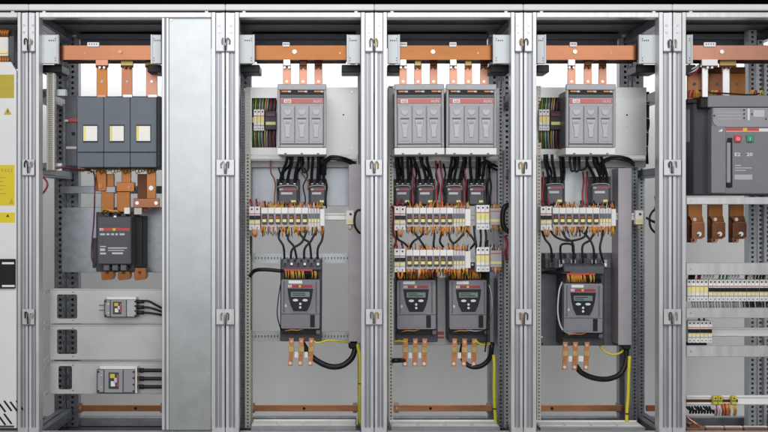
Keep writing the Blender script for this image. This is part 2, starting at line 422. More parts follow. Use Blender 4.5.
        for i in range(5): stick('sticker_mark', rp(-12, 177 + i * 4, 6 - (i % 2) * 3, 178 + i * 4), 'yellow_olive', None, 1)
        stick('sticker', rp(-14, 212.6, 15, 222.6), 'yellow_sticker', 'small bright yellow sticker')
        stick('sticker_mark', [(6, 217), (9.4, 217), (7.7, 214)], 'charcoal', None, 1)
    # joining plates on the right-hand seam, with hooks
    if b < 5:
        cx = s1
        wL, wR = (i1 + 4.8, INNER[b + 1][0] - 4.8)
        for (y0, y1) in ((159.5, 175.2), (309, 324.5)):
            c = t.box('joining_plate', wL, y0, wR, y1, -.004, .0038, 'frame', None, .001)
            t.part('plate_edge_shadow', MB().pbox(wL + .2, y1 - .2, wR - .2, y1 + 1.0, -.0035, .0032, 0), 'zinc_dark', c)  # painted shadow line below the joining plate
        for yc in (43.5 + random.uniform(-1, 1), 166.5 + random.uniform(-.8, .8), 316.5 + random.uniform(-.8, .8)):
            jx = [random.uniform(-.7, .7) for _ in range(4)]
            for sg in (-1, 1):
                m = MB().ptube([(cx + sg * .7, yc + 7, -.010), (cx + sg * .9, yc + 2, -.016), (cx + sg * 1.2, yc - 3.2, -.016), (cx + sg * 2.6 + jx[0], yc - 4.6 + jx[1], -.014), (cx + sg * 3.8 + jx[2], yc - 2.6, -.012), (cx + sg * 3.6 + jx[2], yc + 2.5 + jx[3] * 2, -.008)], .62, 6, 4)
                t.part('joining_hook', m, ['black', 'steel', 'zinc_dark', 'brass', 'charcoal', 'steel'][(b + (sg > 0)) % 6] if yc < 400 else 'steel')
            t.part('hook_bolt', MB().disc(cx, yc + 1, -.010, 1.2, .006, 10), 'steel')
    t.done()
# ceiling cut-outs are too dark to tell apart; bottom trays
for b, (x0, x1, yf) in {2: (251, 356, 426.5), 3: (391, 500, 427), 4: (540, 645, 427.5)}.items():
    t = Thing('gland_tray', 'pale sheet metal tray at the bottom of the ' + BAY[b], 'tray', 'gland trays at the cabinet bottoms')
    a = W(x0, yf, .12); c = W(x1, yf, .12)
    t.part('sheet', MB().wbox(a.x, c.x, .12, .24, a.z - .004, a.z, .001), 'tray')
    f = t.part('front_lip', MB().wbox(a.x, c.x, .116, .1195, a.z - .016, a.z + .002, .001), 'galv')
    t.part('rear_lip', MB().wbox(a.x, c.x, .2405, .245, a.z - .03, a.z + .006, .001), 'tray')
    for q in range(4):
        xx = a.x + (c.x - a.x) * (q + .5) / 4
        t.part('slider', MB().wbox(xx - .05, xx + .05, .15, .22, a.z + .0005, a.z + .003, .001), 'offwhite')
    for xx in (a.x + .02, c.x - .04):
        t.part('bracket', MB().wbox(xx, xx + .02, .125, .235, ZB - .111, a.z - .0045), 'zinc_mid')
    t.done()

# ------------------------------------------------------------------ bay 1: white door with stickers
# relay stack above the door
t = Thing('relay_block', 'dark relay block with orange wires above the white door', 'relay')
t.box('base', -28, 30, 14.6, 66, .10, .10, 'charcoal'); t.box('body', -26, 37, 8, 56, .065, .034, 'offwhite')
t.box('marker', -26, 51, 7, 53.5, .061, .0035, 'yellow_pale'); t.box('side_block', 9, 36, 14, 63, .075, .024, 'graphite')
for m_, off in (('orange_wire', 0), ('brown_wire', 1.1)):
    mb = MB()
    for i in range(14):
        x = -24 + i * 2.4 + off
        mb.ptube([(x, 37, .075), (x - .4, 33, .055), (x + 1, 30.4, .07), (x + 1.4, 29, .12)], .55, 6, 3)
        mb.ptube([(x, 56, .075), (x + .6, 60, .055), (x - .4, 63.5, .075), (x - .4, 65, .105)], .55, 6, 3)
    t.part('wire_bundle', mb, m_, kind='stuff')
t.done()
S('mounting_rail', MB().pbox(-100, 44, 16, 50, .2005, .012), 'galv_soft', 'galvanized rail carrying the relay block above the white door', 'rail')

# ------------------------------------------------------------------ busbars, supports, droppers
BB = ['slate-isolator bay', 'starter bay by the galvanized panel', 'twin-starter bay', 'dark-plate starter bay', 'air-breaker bay']
BUSD = [.085, .135, .185]
SUP = [(39.6, 58.6, 1, 'left'), (150.5, 161.2, 1, 'right'), (239.6, 254.6, 2, 'left'), (346.6, 360.4, 2, 'right'), (387.6, 400, 3, 'left'), (493, 510.4, 3, 'right'), (537, 546.3, 4, 'left'), (639, 658.4, 4, 'right'), (686.6, 693, 5, 'left')]
for (x0, x1, b, side) in SUP:
    t = Thing('busbar_support', 'pale grey busbar support plate at the %s bar end, %s' % ({'left': 'white-door-side', 'right': 'air-breaker-side'}[side], BB[b - 1]), 'bracket', 'busbar support plates')
    p = t.box('plate', x0, 34.6, x1, 63.6, .045, .018, 'bracket', None, .002)
    inner = x1 if side == 'left' else x0; sg = 1 if side == 'left' else -1
    t.box('flange', min(inner - sg * 2.0, inner), 34.4, max(inner - sg * 2.0, inner), 63.8, .041, .0038, 'bracket', p)
    for yy in (38, 40, 57.5, 60):
        t.part('slot', MB().pbox(inner - sg * 3.4 - .4, yy, inner - sg * 3.4 + .4, yy + 1.1, .0443, .0006, 0), 'black', p)
    for i in range(3):
        xx = inner - sg * (5.4 + i * 2.0)
        if min(x0, x1) + 1 < xx < max(x0, x1) - 1:
            t.part('slot', MB().pbox(xx - .5, 39.8, xx + .5, 41.2, .0443, .0006, 0), 'black', p)
    o_ = x0 if side == 'left' else x1
    e_ = inner + sg * (5 if b == 2 else 3)
    t.box('insulator_block', min(o_, e_), 64.6, max(o_, e_), 72.4, .12, .13, 'black', None, .003)
    t.box('arm', (x0 + x1) / 2 - 3, 44, (x0 + x1) / 2 + 3, 60, .0632, .135, 'graphite')
    t.done()
BARX = {1: (58, 162), 2: (252, 349), 3: (398, 496), 4: (544, 642), 5: (690, 806)}
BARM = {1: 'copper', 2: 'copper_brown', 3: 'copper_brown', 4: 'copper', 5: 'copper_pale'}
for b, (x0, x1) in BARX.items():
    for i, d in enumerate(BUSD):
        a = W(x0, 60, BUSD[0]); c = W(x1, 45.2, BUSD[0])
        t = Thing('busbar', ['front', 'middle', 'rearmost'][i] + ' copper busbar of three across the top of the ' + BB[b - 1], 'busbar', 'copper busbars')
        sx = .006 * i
        p = t.part('bar', MB().wbox(a.x + sx, c.x - sx, d, d + .010, a.z, c.z, .0012), BARM[b] if i == 0 else 'copper_dark')  # bars behind the front one get darker copper, their shade painted in
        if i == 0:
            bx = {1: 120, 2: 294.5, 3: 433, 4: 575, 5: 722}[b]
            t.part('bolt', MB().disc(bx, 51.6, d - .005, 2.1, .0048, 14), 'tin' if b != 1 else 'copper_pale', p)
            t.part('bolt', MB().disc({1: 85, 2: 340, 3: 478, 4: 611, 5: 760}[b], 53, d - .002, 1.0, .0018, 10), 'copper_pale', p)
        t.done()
    # white phase tags clipped on top of the front bar
    for tx in {1: (93,), 2: (286,), 3: (403.5, 453), 4: (573.5,), 5: (710,)}[b]:
        t = Thing('phase_tag', {93: 'white phase tag with black marks on the busbar over the slate isolator', 286: 'white phase tag on the brown busbar by the galvanized panel', 403.5: 'white phase tag beside the support plate over the first twin fuse switch', 453: 'white phase tag on the busbar over the second twin fuse switch', 573.5: 'white phase tag on the busbar over the dark-plate starter', 710: 'wide white phase tag on the busbar above the air circuit breaker'}[tx], 'tag', 'phase tags on the busbars')
        wd = 6 if b in (1, 5) else 3.6
        p = t.box('plate', tx - wd, 42.2, tx + wd, 46.8, BUSD[0] - .006, .0055, 'white')
        for q in range(4):
            xx = tx - wd * .6 + q * wd * .4
            t.part('mark', MB().pbox(xx - .5, 43.4, xx + .4, 44.8, BUSD[0] - .0066, .0005, 0), 'charcoal', p)
        t.done()

def dropper(b, x0, x1, yb, i, m, label, cl='tin', wide=2.0, cb=0, bolts=True):
    d = BUSD[i] + .0102
    t = Thing('copper_dropper', label, 'busbar', 'copper droppers hanging from the busbars')
    p = t.part('bar', MB().pbox(x0, 57, x1, yb, d, .008, .001), m)
    c = t.part('clamp', MB().pbox(x0 - wide + cb, 59.3, x1 + wide + cb, 65.6, BUSD[i] - .012, .0115, .0015), cl)
    t.part('clamp_shelf', MB().pbox(x0 - wide + cb, 63.6, x1 + wide + cb, 67.4, BUSD[i] - .0005, .0102, .001), 'copper_dark', c)
    mb = MB()
    for xx in ((x0 + x1) / 2 - 2.2 + cb, (x0 + x1) / 2 + 2.2 + cb):
        mb.disc(xx, 67.4, BUSD[i] - .010, 1.2, .02, 8)
    t.part('clamp_bolt', mb, 'steel' if i == 0 else 'copper_dark', c)
    if bolts: t.part('bolt', MB().disc((x0 + x1) / 2, 81.5, d - .003, 1.3, .0028, 12), 'zinc_mid' if m != 'copper_pale' else 'tin', p)
    t.done()
ph = ['first', 'middle', 'last']
for i, (x0, x1, m, cl) in enumerate(((96.5, 107.3, 'copper_ochre', 'copper_pale'), (121.5, 132.2, 'copper', 'brass'), (146, 157.2, 'copper_pale', 'brass'))):
    dropper(1, x0, x1, 98, i, m, ph[i] + ' copper dropper above the slate isolator, counted from the cabinet post', cl, .9)
for b, xs, lab in ((2, (287, 303, 318.5), 'single fuse switch by the galvanized panel'), (4, (571.5, 588, 602.5), 'fuse switch of the dark-plate starter bay')):
    for i, xc in enumerate(xs):
        dropper(b, xc - 3.9, xc + 3.9, 96, i, 'copper_pale', '%s pale copper dropper feeding the %s' % (['front', 'middle', 'rear'][i], lab), ['tin', 'copper_dark', 'copper_dark'][i], -.4)
for j, xs in enumerate(((403, 418, 433.5), (453.5, 468.5, 484))):
    for i, xc in enumerate(xs):
        dropper(3, xc - 3.7, xc + 3.7, 96, i, 'copper_pale', '%s pale copper dropper feeding the %s of the two paired fuse switches' % (['front', 'middle', 'rear'][i], ['first', 'second'][j]), ['tin', 'brass', 'copper_dark'][i], -.4)
for i, (x0, x1, cl) in enumerate(((702.3, 708, 'white'), (722.8, 729.5, 'brass'))):
    dropper(5, x0, x1, 97, i, 'tin', 'tinned silver dropper under the %s busbar clamp in the air-breaker bay' % ['white', 'brass'][i], cl, 5, 5 - i * 3, False)

# ------------------------------------------------------------------ generic devices
def cable(pts, r, label, group=None, m='cable', name='cable', cat='cable', ends=None):
    mb = MB().ptube(pts, r, 10, 6)
    if not ends: return S(name, mb, m, label, cat, group)
    t = Thing(name, label, cat, group); t.part('sheath', mb, m)
    for (e, mm) in ends: t.part('lug', e, mm)
    return t.done()

def fuse_switch(x0, x1, label, dy=0):
    t = Thing('fuse_switch', label, 'fuse switch', 'grey fuse switch disconnectors')
    W_ = x1 - x0; d = .06
    t.box('base', x0 + 1, 90, x1 - 1, 147, d + .022, .167, 'grey_plastic_dark')
    # frame round the cover
    for (n, a, y0, c, y1) in (('frame_bar', x0, 84, x1, 90), ('frame_bar', x0, 90.05, x0 + 2.6, 147.4), ('frame_bar', x1 - 2.6, 90.05, x1, 147.4), ('frame_bar', x0 + 2.65, 144.5, x1 - 2.65, 147.4)):
        t.box(n, a, y0, c, y1, d, .021, 'switch_grey', None, .003)
    # slot with the contacts showing
    t.box('slot_back', x0 + 2.7, 90.1, x1 - 2.7, 97.6, d + .018, .0035, 'charcoal', None, 0)
    for i in range(3):
        cx = x0 + W_ * (i + .5) / 3
        t.box('contact', cx - 4.2, 90.4, cx + 2.0, 92.3, d + .012, .0055, 'copper', None, .0005)
        t.box('contact_shield', cx + 2.2, 90.4, cx + 5.4, 92.3, d + .011, .0065, 'white', None, .0005)
    t.box('slot_lip', x0 + 2.8, 92.6, x1 - 2.8, 94.0, d + .004, .013, 'black', None, .001)
    t.box('slot_lip', x0 + 2.8, 94.3, x1 - 2.8, 97.4, d + .008, .009, 'grey_plastic_dark', None, .001)
    c = t.box('cover', x0 + 2.7, 97.7, x1 - 2.7, 144.3, d + .006, .0155, 'switch_grey', None, .002)
    s = t.box('red_band', x0 + 3.4, 98.9, x1 - 3.4, 103.4, d + .003, .0028, 'red_faded', c, .0006)
    t.box('logo_patch', x0 + 6.6, 99.4, x0 + 13.6, 103.0, d + .0024, .0005, 'white', c, 0)
    t.part('lettering', text_mb('ABB', x0 + 7.2, 102.5, d + .0020, 2.5, 5.8), 'red_faded', c)
    t.part('lettering', text_mb('XLP2', x1 - 13.5, 102.4, d + .0024, 2.4, 8.6), 'print_grey', c)
    for i in range(3):
        a = x0 + 3.2 + (W_ - 6.4) * i / 3; e = x0 + 3.2 + (W_ - 6.4) * (i + 1) / 3; cx = (a + e) / 2
        pnl = t.box('pole_cover', a + .35, 105.6, e - .35, 143.6, d + .0, .0058, 'switch_grey', c, .0022)
        m = MB()
        m.prism([(cx + 3.6 * math.cos(math.pi * k / 10), 110 + 5 * math.sin(math.pi * k / 10)) for k in range(11)], d - .004, .0038)
        t.part('moulded_cup', m, 'switch_grey_light', pnl)
        t.box('moulded_shelf', cx - 4.4, 117.8, cx + 4.4, 119.2, d - .002, .0018, 'grey_plastic_dark', pnl, .0008)
        m = MB().prism([(cx - 4.2, 119.8), (cx + 4.2, 119.8), (cx + 3.2, 125), (cx + 2.2, 129.2), (cx + 2.0, 137), (cx - 2.0, 137), (cx - 2.2, 129.2), (cx - 3.2, 125)], d - .005, .0048)
        t.part('moulded_pin', m, 'switch_grey_light', pnl)
        t.box('moulded_tab', cx - 2.4, 121.4, cx + 2.4, 123.6, d - .0085, .0033, 'switch_grey', pnl, .001)
        t.box('moulded_rib', cx - 4.6, 139.6, cx + 4.6, 141.4, d - .002, .0018, 'switch_grey', pnl, .0008)
    g = t.box('terminal_shroud', x0 - .2, 147.7, x1 + .2, 154.6, d - .01, .18, 'white', None, .002)
    for i in range(3):
        cx = x0 + W_ * (i + .5) / 3
        t.box('shroud_notch', cx - 1.2, 153, cx + 1.2, 154.2, d - .0106, .0005, 'grey_plastic_dark', g, 0)
    t.done()

def contactor(x0, y0, x1, y1, d, th, label, stripe='red', low='graphite', group='small contactors above the terminal rows'):
    t = Thing('contactor', label, 'contactor', group)
    W_ = x1 - x0; H = y1 - y0
    t.box('base', x0, y0, x1, y1, d + .02, th - .02, 'charcoal')
    f = t.box('front', x0 + W_ * .1, y0 + H * .28, x1 - W_ * .1, y1 - H * .04, d, .0195, low, None, .003)
    t.box('red_stripe', x0 + W_ * .12, y0 + H * .36, x1 - W_ * .12, y0 + H * .42, d - .001, .0009, stripe, f, 0)
    t.box('logo_patch', x0 + W_ * .13, y0 + H * .365, x0 + W_ * .28, y0 + H * .415, d - .0015, .0004, 'print_grey', f, 0)
    t.box('rating_label', x0 + W_ * .2, y0 + H * .5, x1 - W_ * .3, y0 + H * .58, d - .001, .0009, 'print_grey', f, 0)
    t.box('yellow_tag', x1 - W_ * .38, y0 + H * .80, x1 - W_ * .16, y0 + H * .88, d - .001, .0009, 'yellow_pale', f, 0)
    for i in range(3):
        cx = x0 + W_ * (.2 + .3 * i)
        t.box('terminal_housing', cx - W_ * .09, y0 + H * .04, cx + W_ * .09, y0 + H * .24, d + .006, .0138, 'graphite')
        t.part('terminal_screw', MB().disc(cx, y0 + H * .15, d + .003, W_ * .055, .0028, 10), 'tin')
    mb = MB().ptube([(x0 + W_ * .05, y0 + H * .34, d + .01), (x0 + W_ * .1, y0 + H * .27, d - .004), (x0 + W_ * .5, y0 + H * .24, d - .006), (x1 - W_ * .12, y0 + H * .27, d - .004), (x1 - W_ * .08, y0 + H * .42, d + .005)], .45, 6, 4)
    t.part('jumper_wire', mb, 'beige_rail')
    t.done()

def mcb(x0, y0, x1, y1, d, th, label, poles=2, yellow=True, toggles=True, group=None, plug='crimson', yband=False):
    t = Thing('circuit_breaker', label, 'circuit breaker', group)
    pw = (x1 - x0) / poles; H = y1 - y0
    for i in range(poles):
        a = x0 + pw * i + .12; e = x0 + pw * (i + 1) - .12; cx = (a + e) / 2
        p = t.box('module', a, y0, e, y1, d + .008, th - .008, 'white', None, .001)
        n = t.box('nose', a + .05, y0 + H * .27, e - .05, y0 + H * .74, d, .0078, 'white', p, .001)
        t.part('terminal_screw', MB().disc(cx, y0 + H * .11, d + .0072, min(1.0, pw * .24), .0006, 8), 'charcoal', p)
        t.part('terminal_screw', MB().disc(cx, y0 + H * .9, d + .0072, min(1.0, pw * .24), .0006, 8), 'grey_plastic', p)
        t.box('print_line', a + .2, y0 + H * .285, e - .2, y0 + H * .33, d - .0006, .0005, 'red_soft', p, 0)
        if toggles: t.box('toggle', a + .3, y0 + H * .38, e - .02, y0 + H * .55, d - .007, .0068, 'black', p, .001)
        if yellow: t.box('label', a + .3, y0 + H * .60, e - .3, y0 + H * .70, d - .0006, .0005, 'yellow_pale', p, 0)
        if yband: t.box('label', a + .1, y0 + H * .33, e - .1, y0 + H * .60, d - .0006, .0005, 'yellow_pale', p, 0)
    if plug:
        mb = MB()
        for i in range(poles):
            cx = x0 + pw * (i + .5)
            mb.ptube([(cx, y0 + 1, d + .03), (cx, y0 - 2, d + .018), (cx - .8, y0 - 5, d + .03), (cx - 1, y0 - 7, d + .07)], 1.1, 6, 3)
        t.part('feed_wire', mb, plug)
    t.done()

def wires(x0, x1, ya, yb, d, step, seed, fan=1.2, back=.05):
    R = random.Random(seed); out = {m: MB() for m in ('orange_wire', 'amber_wire', 'brown_wire', 'yellow_wire', 'white_lilac', 'black')}
    x = x0
    sg = 1 if yb > ya else -1
    while x < x1:
        m = R.choice(['orange_wire', 'orange_wire', 'amber_wire', 'amber_wire', 'brown_wire', 'yellow_wire', 'white_lilac', 'black', 'brown_wire'])
        L = (yb - ya) * R.uniform(.6, 1.35); dx = R.uniform(-fan, fan) * R.choice([1, 1, 2.2])
        out[m].ptube([(x, ya - sg * 1, d + .012), (x + dx * .2, ya + L * .3, d - .004 + R.uniform(-.004, .004)), (x + dx * .8, ya + L * .7, d + .004), (x + dx * R.uniform(.6, 1.3), ya + L * R.uniform(.85, 1), d + .022), (x + dx, ya + L * .8, d + back)], R.uniform(.4, .72), 6, 3)
        x += step * R.uniform(.7, 1.3)
    return out

def terminal_row(x0, y0, n, slim, xend, d, label, seed):
    # x0: first terminal, n big terminals at 6.75 px, then slim blocks, to xend
    t = Thing('terminal_strip', label, 'terminal strip', 'rows of fuse terminals')
    y1 = y0 + 27; p = 6.75
    for i in range(n):
        a = x0 + p * i + .15; e = a + p - .3
        q = t.box('terminal', a, y0 + 3, e, y1 - 4.5, d + .012, .048, 'white_lilac', None, .001)
        t.box('top_ledge', a, y0 + 2.6, e, y0 + 8.6, d + .005, .0068, 'white', q, .001)
        l = t.box('fuse_lever', a + .9, y0 + 9.2, e - .7, y0 + 19.2, d, .0118, 'charcoal', q, .0012)
        t.box('lever_cap', a + 1.0, y0 + 11.2, e - 1.6, y0 + 13.4, d - .003, .0028, 'brown_wire' if i % 3 else 'purple_wire', q, .0008)
        t.box('marker', a + 1.2, y0 + 14.2, e - 1.4, y0 + 17.2, d - .0025, .0023, 'yellow_pale', q, .0005)
    a0 = x0 + p * n
    for i in range(slim):
        a = a0 + 2.9 * i + .1; e = a + 2.7
        q = t.box('slim_terminal', a, y0 + 3, e, y1 - 4.5, d + .012, .048, 'white_lilac', None, .0008)
        t.box('blue_cap', a + .3, y0 + 8.5, e - .3, y0 + 13.5, d + .007, .0048, 'slate', q, .0005)
        t.box('marker', a + .3, y0 + 14, e - .3, y0 + 17.4, d + .008, .0038, 'yellow_pale', q, .0005)
    a1 = a0 + 2.9 * slim
    if xend > a1 + 1:
        t.box('end_stop', a1 + .2, y0 + 4, xend, y1 - 6, d + .010, .05, 'white', None, .001)
    for m, mb in wires(x0 + .5, xend - 1, y0 + 3.6, y0 - 2.6, d + .012, 1.2, seed).items():
        if mb.v: t.part('wire_bundle', mb, m, None, None, 'stuff')
    for m, mb in wires(x0 + .5, xend - 1, y1 - 5.4, y1 + 2.6, d + .008, 1.05, seed + 1).items():
        if mb.v: t.part('wire_bundle', mb, m, None, None, 'stuff')
    t.done()

def soft_starter(cx, dy, label, d=.17):
    dx = cx - 300
    t = Thing('soft_starter', label, 'soft starter', 'soft starters')
    B = lambda n, a, b, c, e, dd, th, m, par=None, ch=.0015: t.box(n, a + dx, b + dy, c + dx, e + dy, dd, th, m, par, ch)
    B('chassis', 280, 259.5, 321.4, 341.5, d + .045, .143, 'charcoal', None, .003)
    B('heat_shroud', 280.6, 262, 321, 270, d + .022, .0225, 'graphite', None, .003)
    for i in range(6):
        x = 284.5 + dx + i * 6.6
        if abs(cx - 582.8) < 1: break
        t.box('terminal_socket', x - 2.1, 259.2 + dy, x + 2.1, 266 + dy, d + .012, .0095, 'grey_plastic_dark')
        t.part('terminal_bolt', MB().disc(x, 264 + dy, d + .008, 1.2, .0038, 10), 'tin' if i % 2 else 'black')
    B('wiring_block', 283.5, 269.2, 312, 273.4, d + .008, .0365, 'red', None, .001)
    B('wiring_block_base', 282.6, 273.6, 318, 279, d + .012, .0325, 'charcoal', None, .001)
    R = random.Random(int(cx)); mbs = {'yellow_wire': MB(), 'black': MB(), 'orange_wire': MB()}
    x = 284
    while x < 317:
        m = R.choice(['yellow_wire', 'orange_wire', 'black', 'black'])
        mbs[m].ptube([(x + dx, 271 + dy, d + .004), (x + dx + .5, 274.5 + dy, d - .002), (x + dx + R.uniform(-.6, 1.4), 278.5 + dy, d + .010)], .55, 6, 3)
        x += 1.25
    for m, mb in mbs.items():
        if mb.v: t.part('wire_bundle', mb, m, None, None, 'stuff')
    f = t.part('front_cover', MB().prism([(282 + dx, 279.6 + dy), (318.6 + dx, 279.6 + dy), (319.4 + dx, 281 + dy), (319.4 + dx, 327.6 + dy), (318.4 + dx, 328.6 + dy), (282 + dx, 328.6 + dy), (281 + dx, 327.6 + dy), (281 + dx, 281 + dy)], d, .0445), 'starter_grey')
    B('side_rib', 283.0, 281.5, 284.4, 312.5, d - .002, .0018, 'grey_plastic_dark', f); B('side_rib', 315.2, 281.5, 316.6, 312.5, d - .002, .0018, 'grey_plastic_dark', f)
    jr = random.Random(int(cx * 3))
    B('white_label', 286.8 + jr.uniform(-1, 1.5), 280.6 + jr.uniform(-.2, .3), 301 + jr.uniform(-3, 2), 284.0 + jr.uniform(-.3, .3), d - .002, .0018, 'white', f, .0004)
    B('red_stripe', 287.2, 285.0, 312, 287.7, d - .0035, .003, 'crimson', f, .0004)
    B('logo_patch', 287.6, 285.1, 291.4, 287.4, d - .0041, .0005, 'white', f, 0)
    t.part('lettering', text_mb('ABB', 287.9 + dx, 287.0 + dy, d - .0045, 1.6, 3.2), 'red', f)
    B('yellow_dot', 298.4, 285.2, 300.6, 287.4, d - .0041, .0005, 'yellow', f, 0)
    sh = [(287.2, 288.6), (312.8, 288.6), (311.6, 298), (309.6, 305.5), (306.8, 311.2), (293.2, 311.2), (290.4, 305.5), (288.4, 298)]
    bz = [(285.6, 283.6), (314.4, 283.6), (314.2, 298), (311.8, 306.5), (307.8, 313.0), (292.2, 313.0), (288.2, 306.5), (285.8, 298)]
    t.part('keypad_bezel', MB().prism([(a + dx, b + dy) for a, b in bz], d - .0022, .002), 'starter_grey', f)
    kp = t.part('keypad', MB().prism([(a + dx, b + dy) for a, b in sh], d - .0045, .0021), 'keypad', f)
    B('screen_surround', 289.6, 290.6, 310.4, 298.0, d - .0052, .0006, 'black', f, 0)
    B('screen', 290.6, 291.8, 309.4, 296.9, d - .0058, .0005, 'lcd', f, 0)
    for q in range(2):
        B('screen_text', 292, 292.9 + q * 1.9, 292 + jr.uniform(8, 15), 293.7 + q * 1.9, d - .0061, .0002, 'keypad', f, 0)
    for (bx, by, rx, ry) in ((295.2, 300.2, 2.7, 1.25), (304.8, 300.2, 2.7, 1.25), (300, 303.9, 1.2, 1.2), (300, 307.4, 1.2, 1.2)):
        t.part('button', MB().prism([(bx + dx + rx * math.cos(k * math.pi / 7), by + dy + ry * math.sin(k * math.pi / 7)) for k in range(14)], d - .0065, .0019), 'button_pale', f)
    B('cover_seam', 281.2, 313.8, 319.2, 314.4, d - .0006, .0005, 'charcoal', f, 0)
    B('side_mark', 284.6, 304.6, 286.4, 307, d - .0006, .0005, 'print_grey', f, 0)
    B('lower_panel', 282.6, 315, 308.6, 327, d - .002, .0018, 'starter_grey', f, .0012)
    B('finger_slot', 310, 314.8, 314.6, 327.2, d - .0025, .0023, 'black', f, .0005)
    B('terminal_skirt', 281.4, 329, 319.4, 333.6, d + .022, .0225, 'black', None, .001)
    B('skirt_screw_block', 316, 330, 320, 334, d + .008, .0138, 'grey_plastic_dark')
    mb = MB().ptube([(285 + dx, 331 + dy, d + .015), (291 + dx, 330 + dy, d + .004), (298 + dx, 330.2 + dy, d + .006), (303 + dx, 328.9 + dy, d + .012)], .5, 6, 4)
    t.part('jumper_wire', mb, 'amber_wire')
    t.done()
def tails(xs, y0, d, bay, spread=-2.4):
    for i, x in enumerate(xs):
        t = Thing('copper_tail', '%s small copper strap from the beige upright side under %s' % (ph[i], bay), 'copper strap', 'copper straps under ' + bay)
        q = t.part('strap', MB().prism([(x - 2.4, y0), (x + 2.4, y0), (x + 2.2, y0 + 13), (x + 2.2 + spread * .5, y0 + 28), (x - 2.2 + spread * .5, y0 + 28), (x - 2.4, y0 + 13)], d, .008), 'copper_lug')
        t.box('collar', x - 3.0, y0 + 8.4, x + 2.8, y0 + 14.2, d - .004, .0038, 'brass', q)
        t.part('bolt', MB().disc(x, y0 + 3.4, d - .003, 1.3, .0028, 10), 'steel', q)
        t.part('bolt', MB().disc(x + spread * .2, y0 + 17, d - .003, 1.2, .0028, 10), 'copper_pale', q)
        t.part('bolt', MB().disc(x + spread * .5, y0 + 25.2, d - .004, 1.6, .0038, 12), 'tin', q)
        if i < len(xs) - 1:
            t.box('spacer', x + 3.0, y0 + 14, xs[i + 1] - 3.2, y0 + 20, d + .001, .007, 'offwhite')
        t.done()

# ------------------------------------------------------------------ bay 2: isolator, contactor, shelf plates
t = Thing('cover_panel', 'tall blotchy galvanized cover panel beside the slate-isolator bay', 'panel')
t.box('sheet', 167.2, 17.8, 211.2, 430, .012, .003, 'galv')
t.box('edge_post', 161.8, 17.8, 164.6, 430, .0, .05, 'frame'); t.box('edge_groove', 164.65, 17.8, 166.0, 430, .006, .04, 'groove'); t.box('edge_fold', 166.05, 17.8, 168.8, 430, .002, .009, 'frame')
mb = MB()
screw(mb, 171, 20, .012, 1.2); screw(mb, 208.6, 374, .012, 1.2); t.part('screw', mb, 'steel'); t.done()

t = Thing('isolator', 'large slate grey three-pole isolator with three pale windows', 'isolator')
d = .065
t.box('housing', 77.6, 96.2, 160.8, 167.4, d + .012, .285, 'slate_dark', None, .003)
for i in range(3):
    a = 77.3 + 26.5 * i; e = a + 26.1
    u = t.box('pole_cover', a, 97, e, 152, d, .0115, 'slate', None, .002)
    t.box('lower_cover', a, 152.7, e, 167.2, d, .0115, 'slate', None, .002)
    t.box('window_recess', a + 5.6, 124.6, e - 5.4, 142.6, d - .001, .0009, 'slate_dark', u, 0)
    g = t.box('window', a + 6.6, 126, e - 6.2, 141, d - .004, .0029, 'window', u, .001)
    t.box('window_edge', a + 6.0, 126, a + 8.6, 141, d - .0046, .0005, 'yellow_pale', u, 0)
for x in (101.5, 127.5, 152.5):
    t.box('top_lug', x - 4.6, 94.6, x + 4.6, 97.2, d + .008, .02, 'tin' if x > 120 else 'copper_pale', None, .001)
t.done()
t = Thing('isolator_side_plate', 'dark blue-grey side plate with a red handle tip beside the slate isolator', 'plate')
p = t.box('plate', 65, 96, 76.8, 166, .30, .06, 'zinc_dark'); t.box('edge', 62.6, 104, 65.8, 170, .29, .07, 'zinc_mid')
t.part('handle_tip', MB().prism([(66, 120.4), (70, 118.4), (76.6, 118.6), (76.6, 121.6), (66.6, 121.8)], .29, .0095), 'red_bright'); t.box('handle_base', 64.6, 119.6, 68, 121.6, .288, .0015, 'white', None, 0)
t.part('knob', MB().disc(73, 133.5, .292, 1.7, .0078, 10), 'black'); t.box('tag', 65.2, 146.4, 76.4, 149, .296, .0035, 'white')
t.done()
S('slotted_strip', MB().pperf(46.6, 73, 54.4, 170, .11, 2.0, 4.6, 1.0, .03), 'beige_rail', 'beige slotted wiring strip standing beside the slate isolator', 'slotted strip')
S('cross_rail', MB().pbox(40, 163, 62, 171, .145, .02), 'galv_soft', 'short galvanized cross rail at the foot of the slotted strip', 'rail')
S('cross_rail', MB().pbox(40, 89, 66, 96, .145, .02), 'zinc_mid', 'short galvanized cross rail behind the middle of the slotted strip', 'rail')
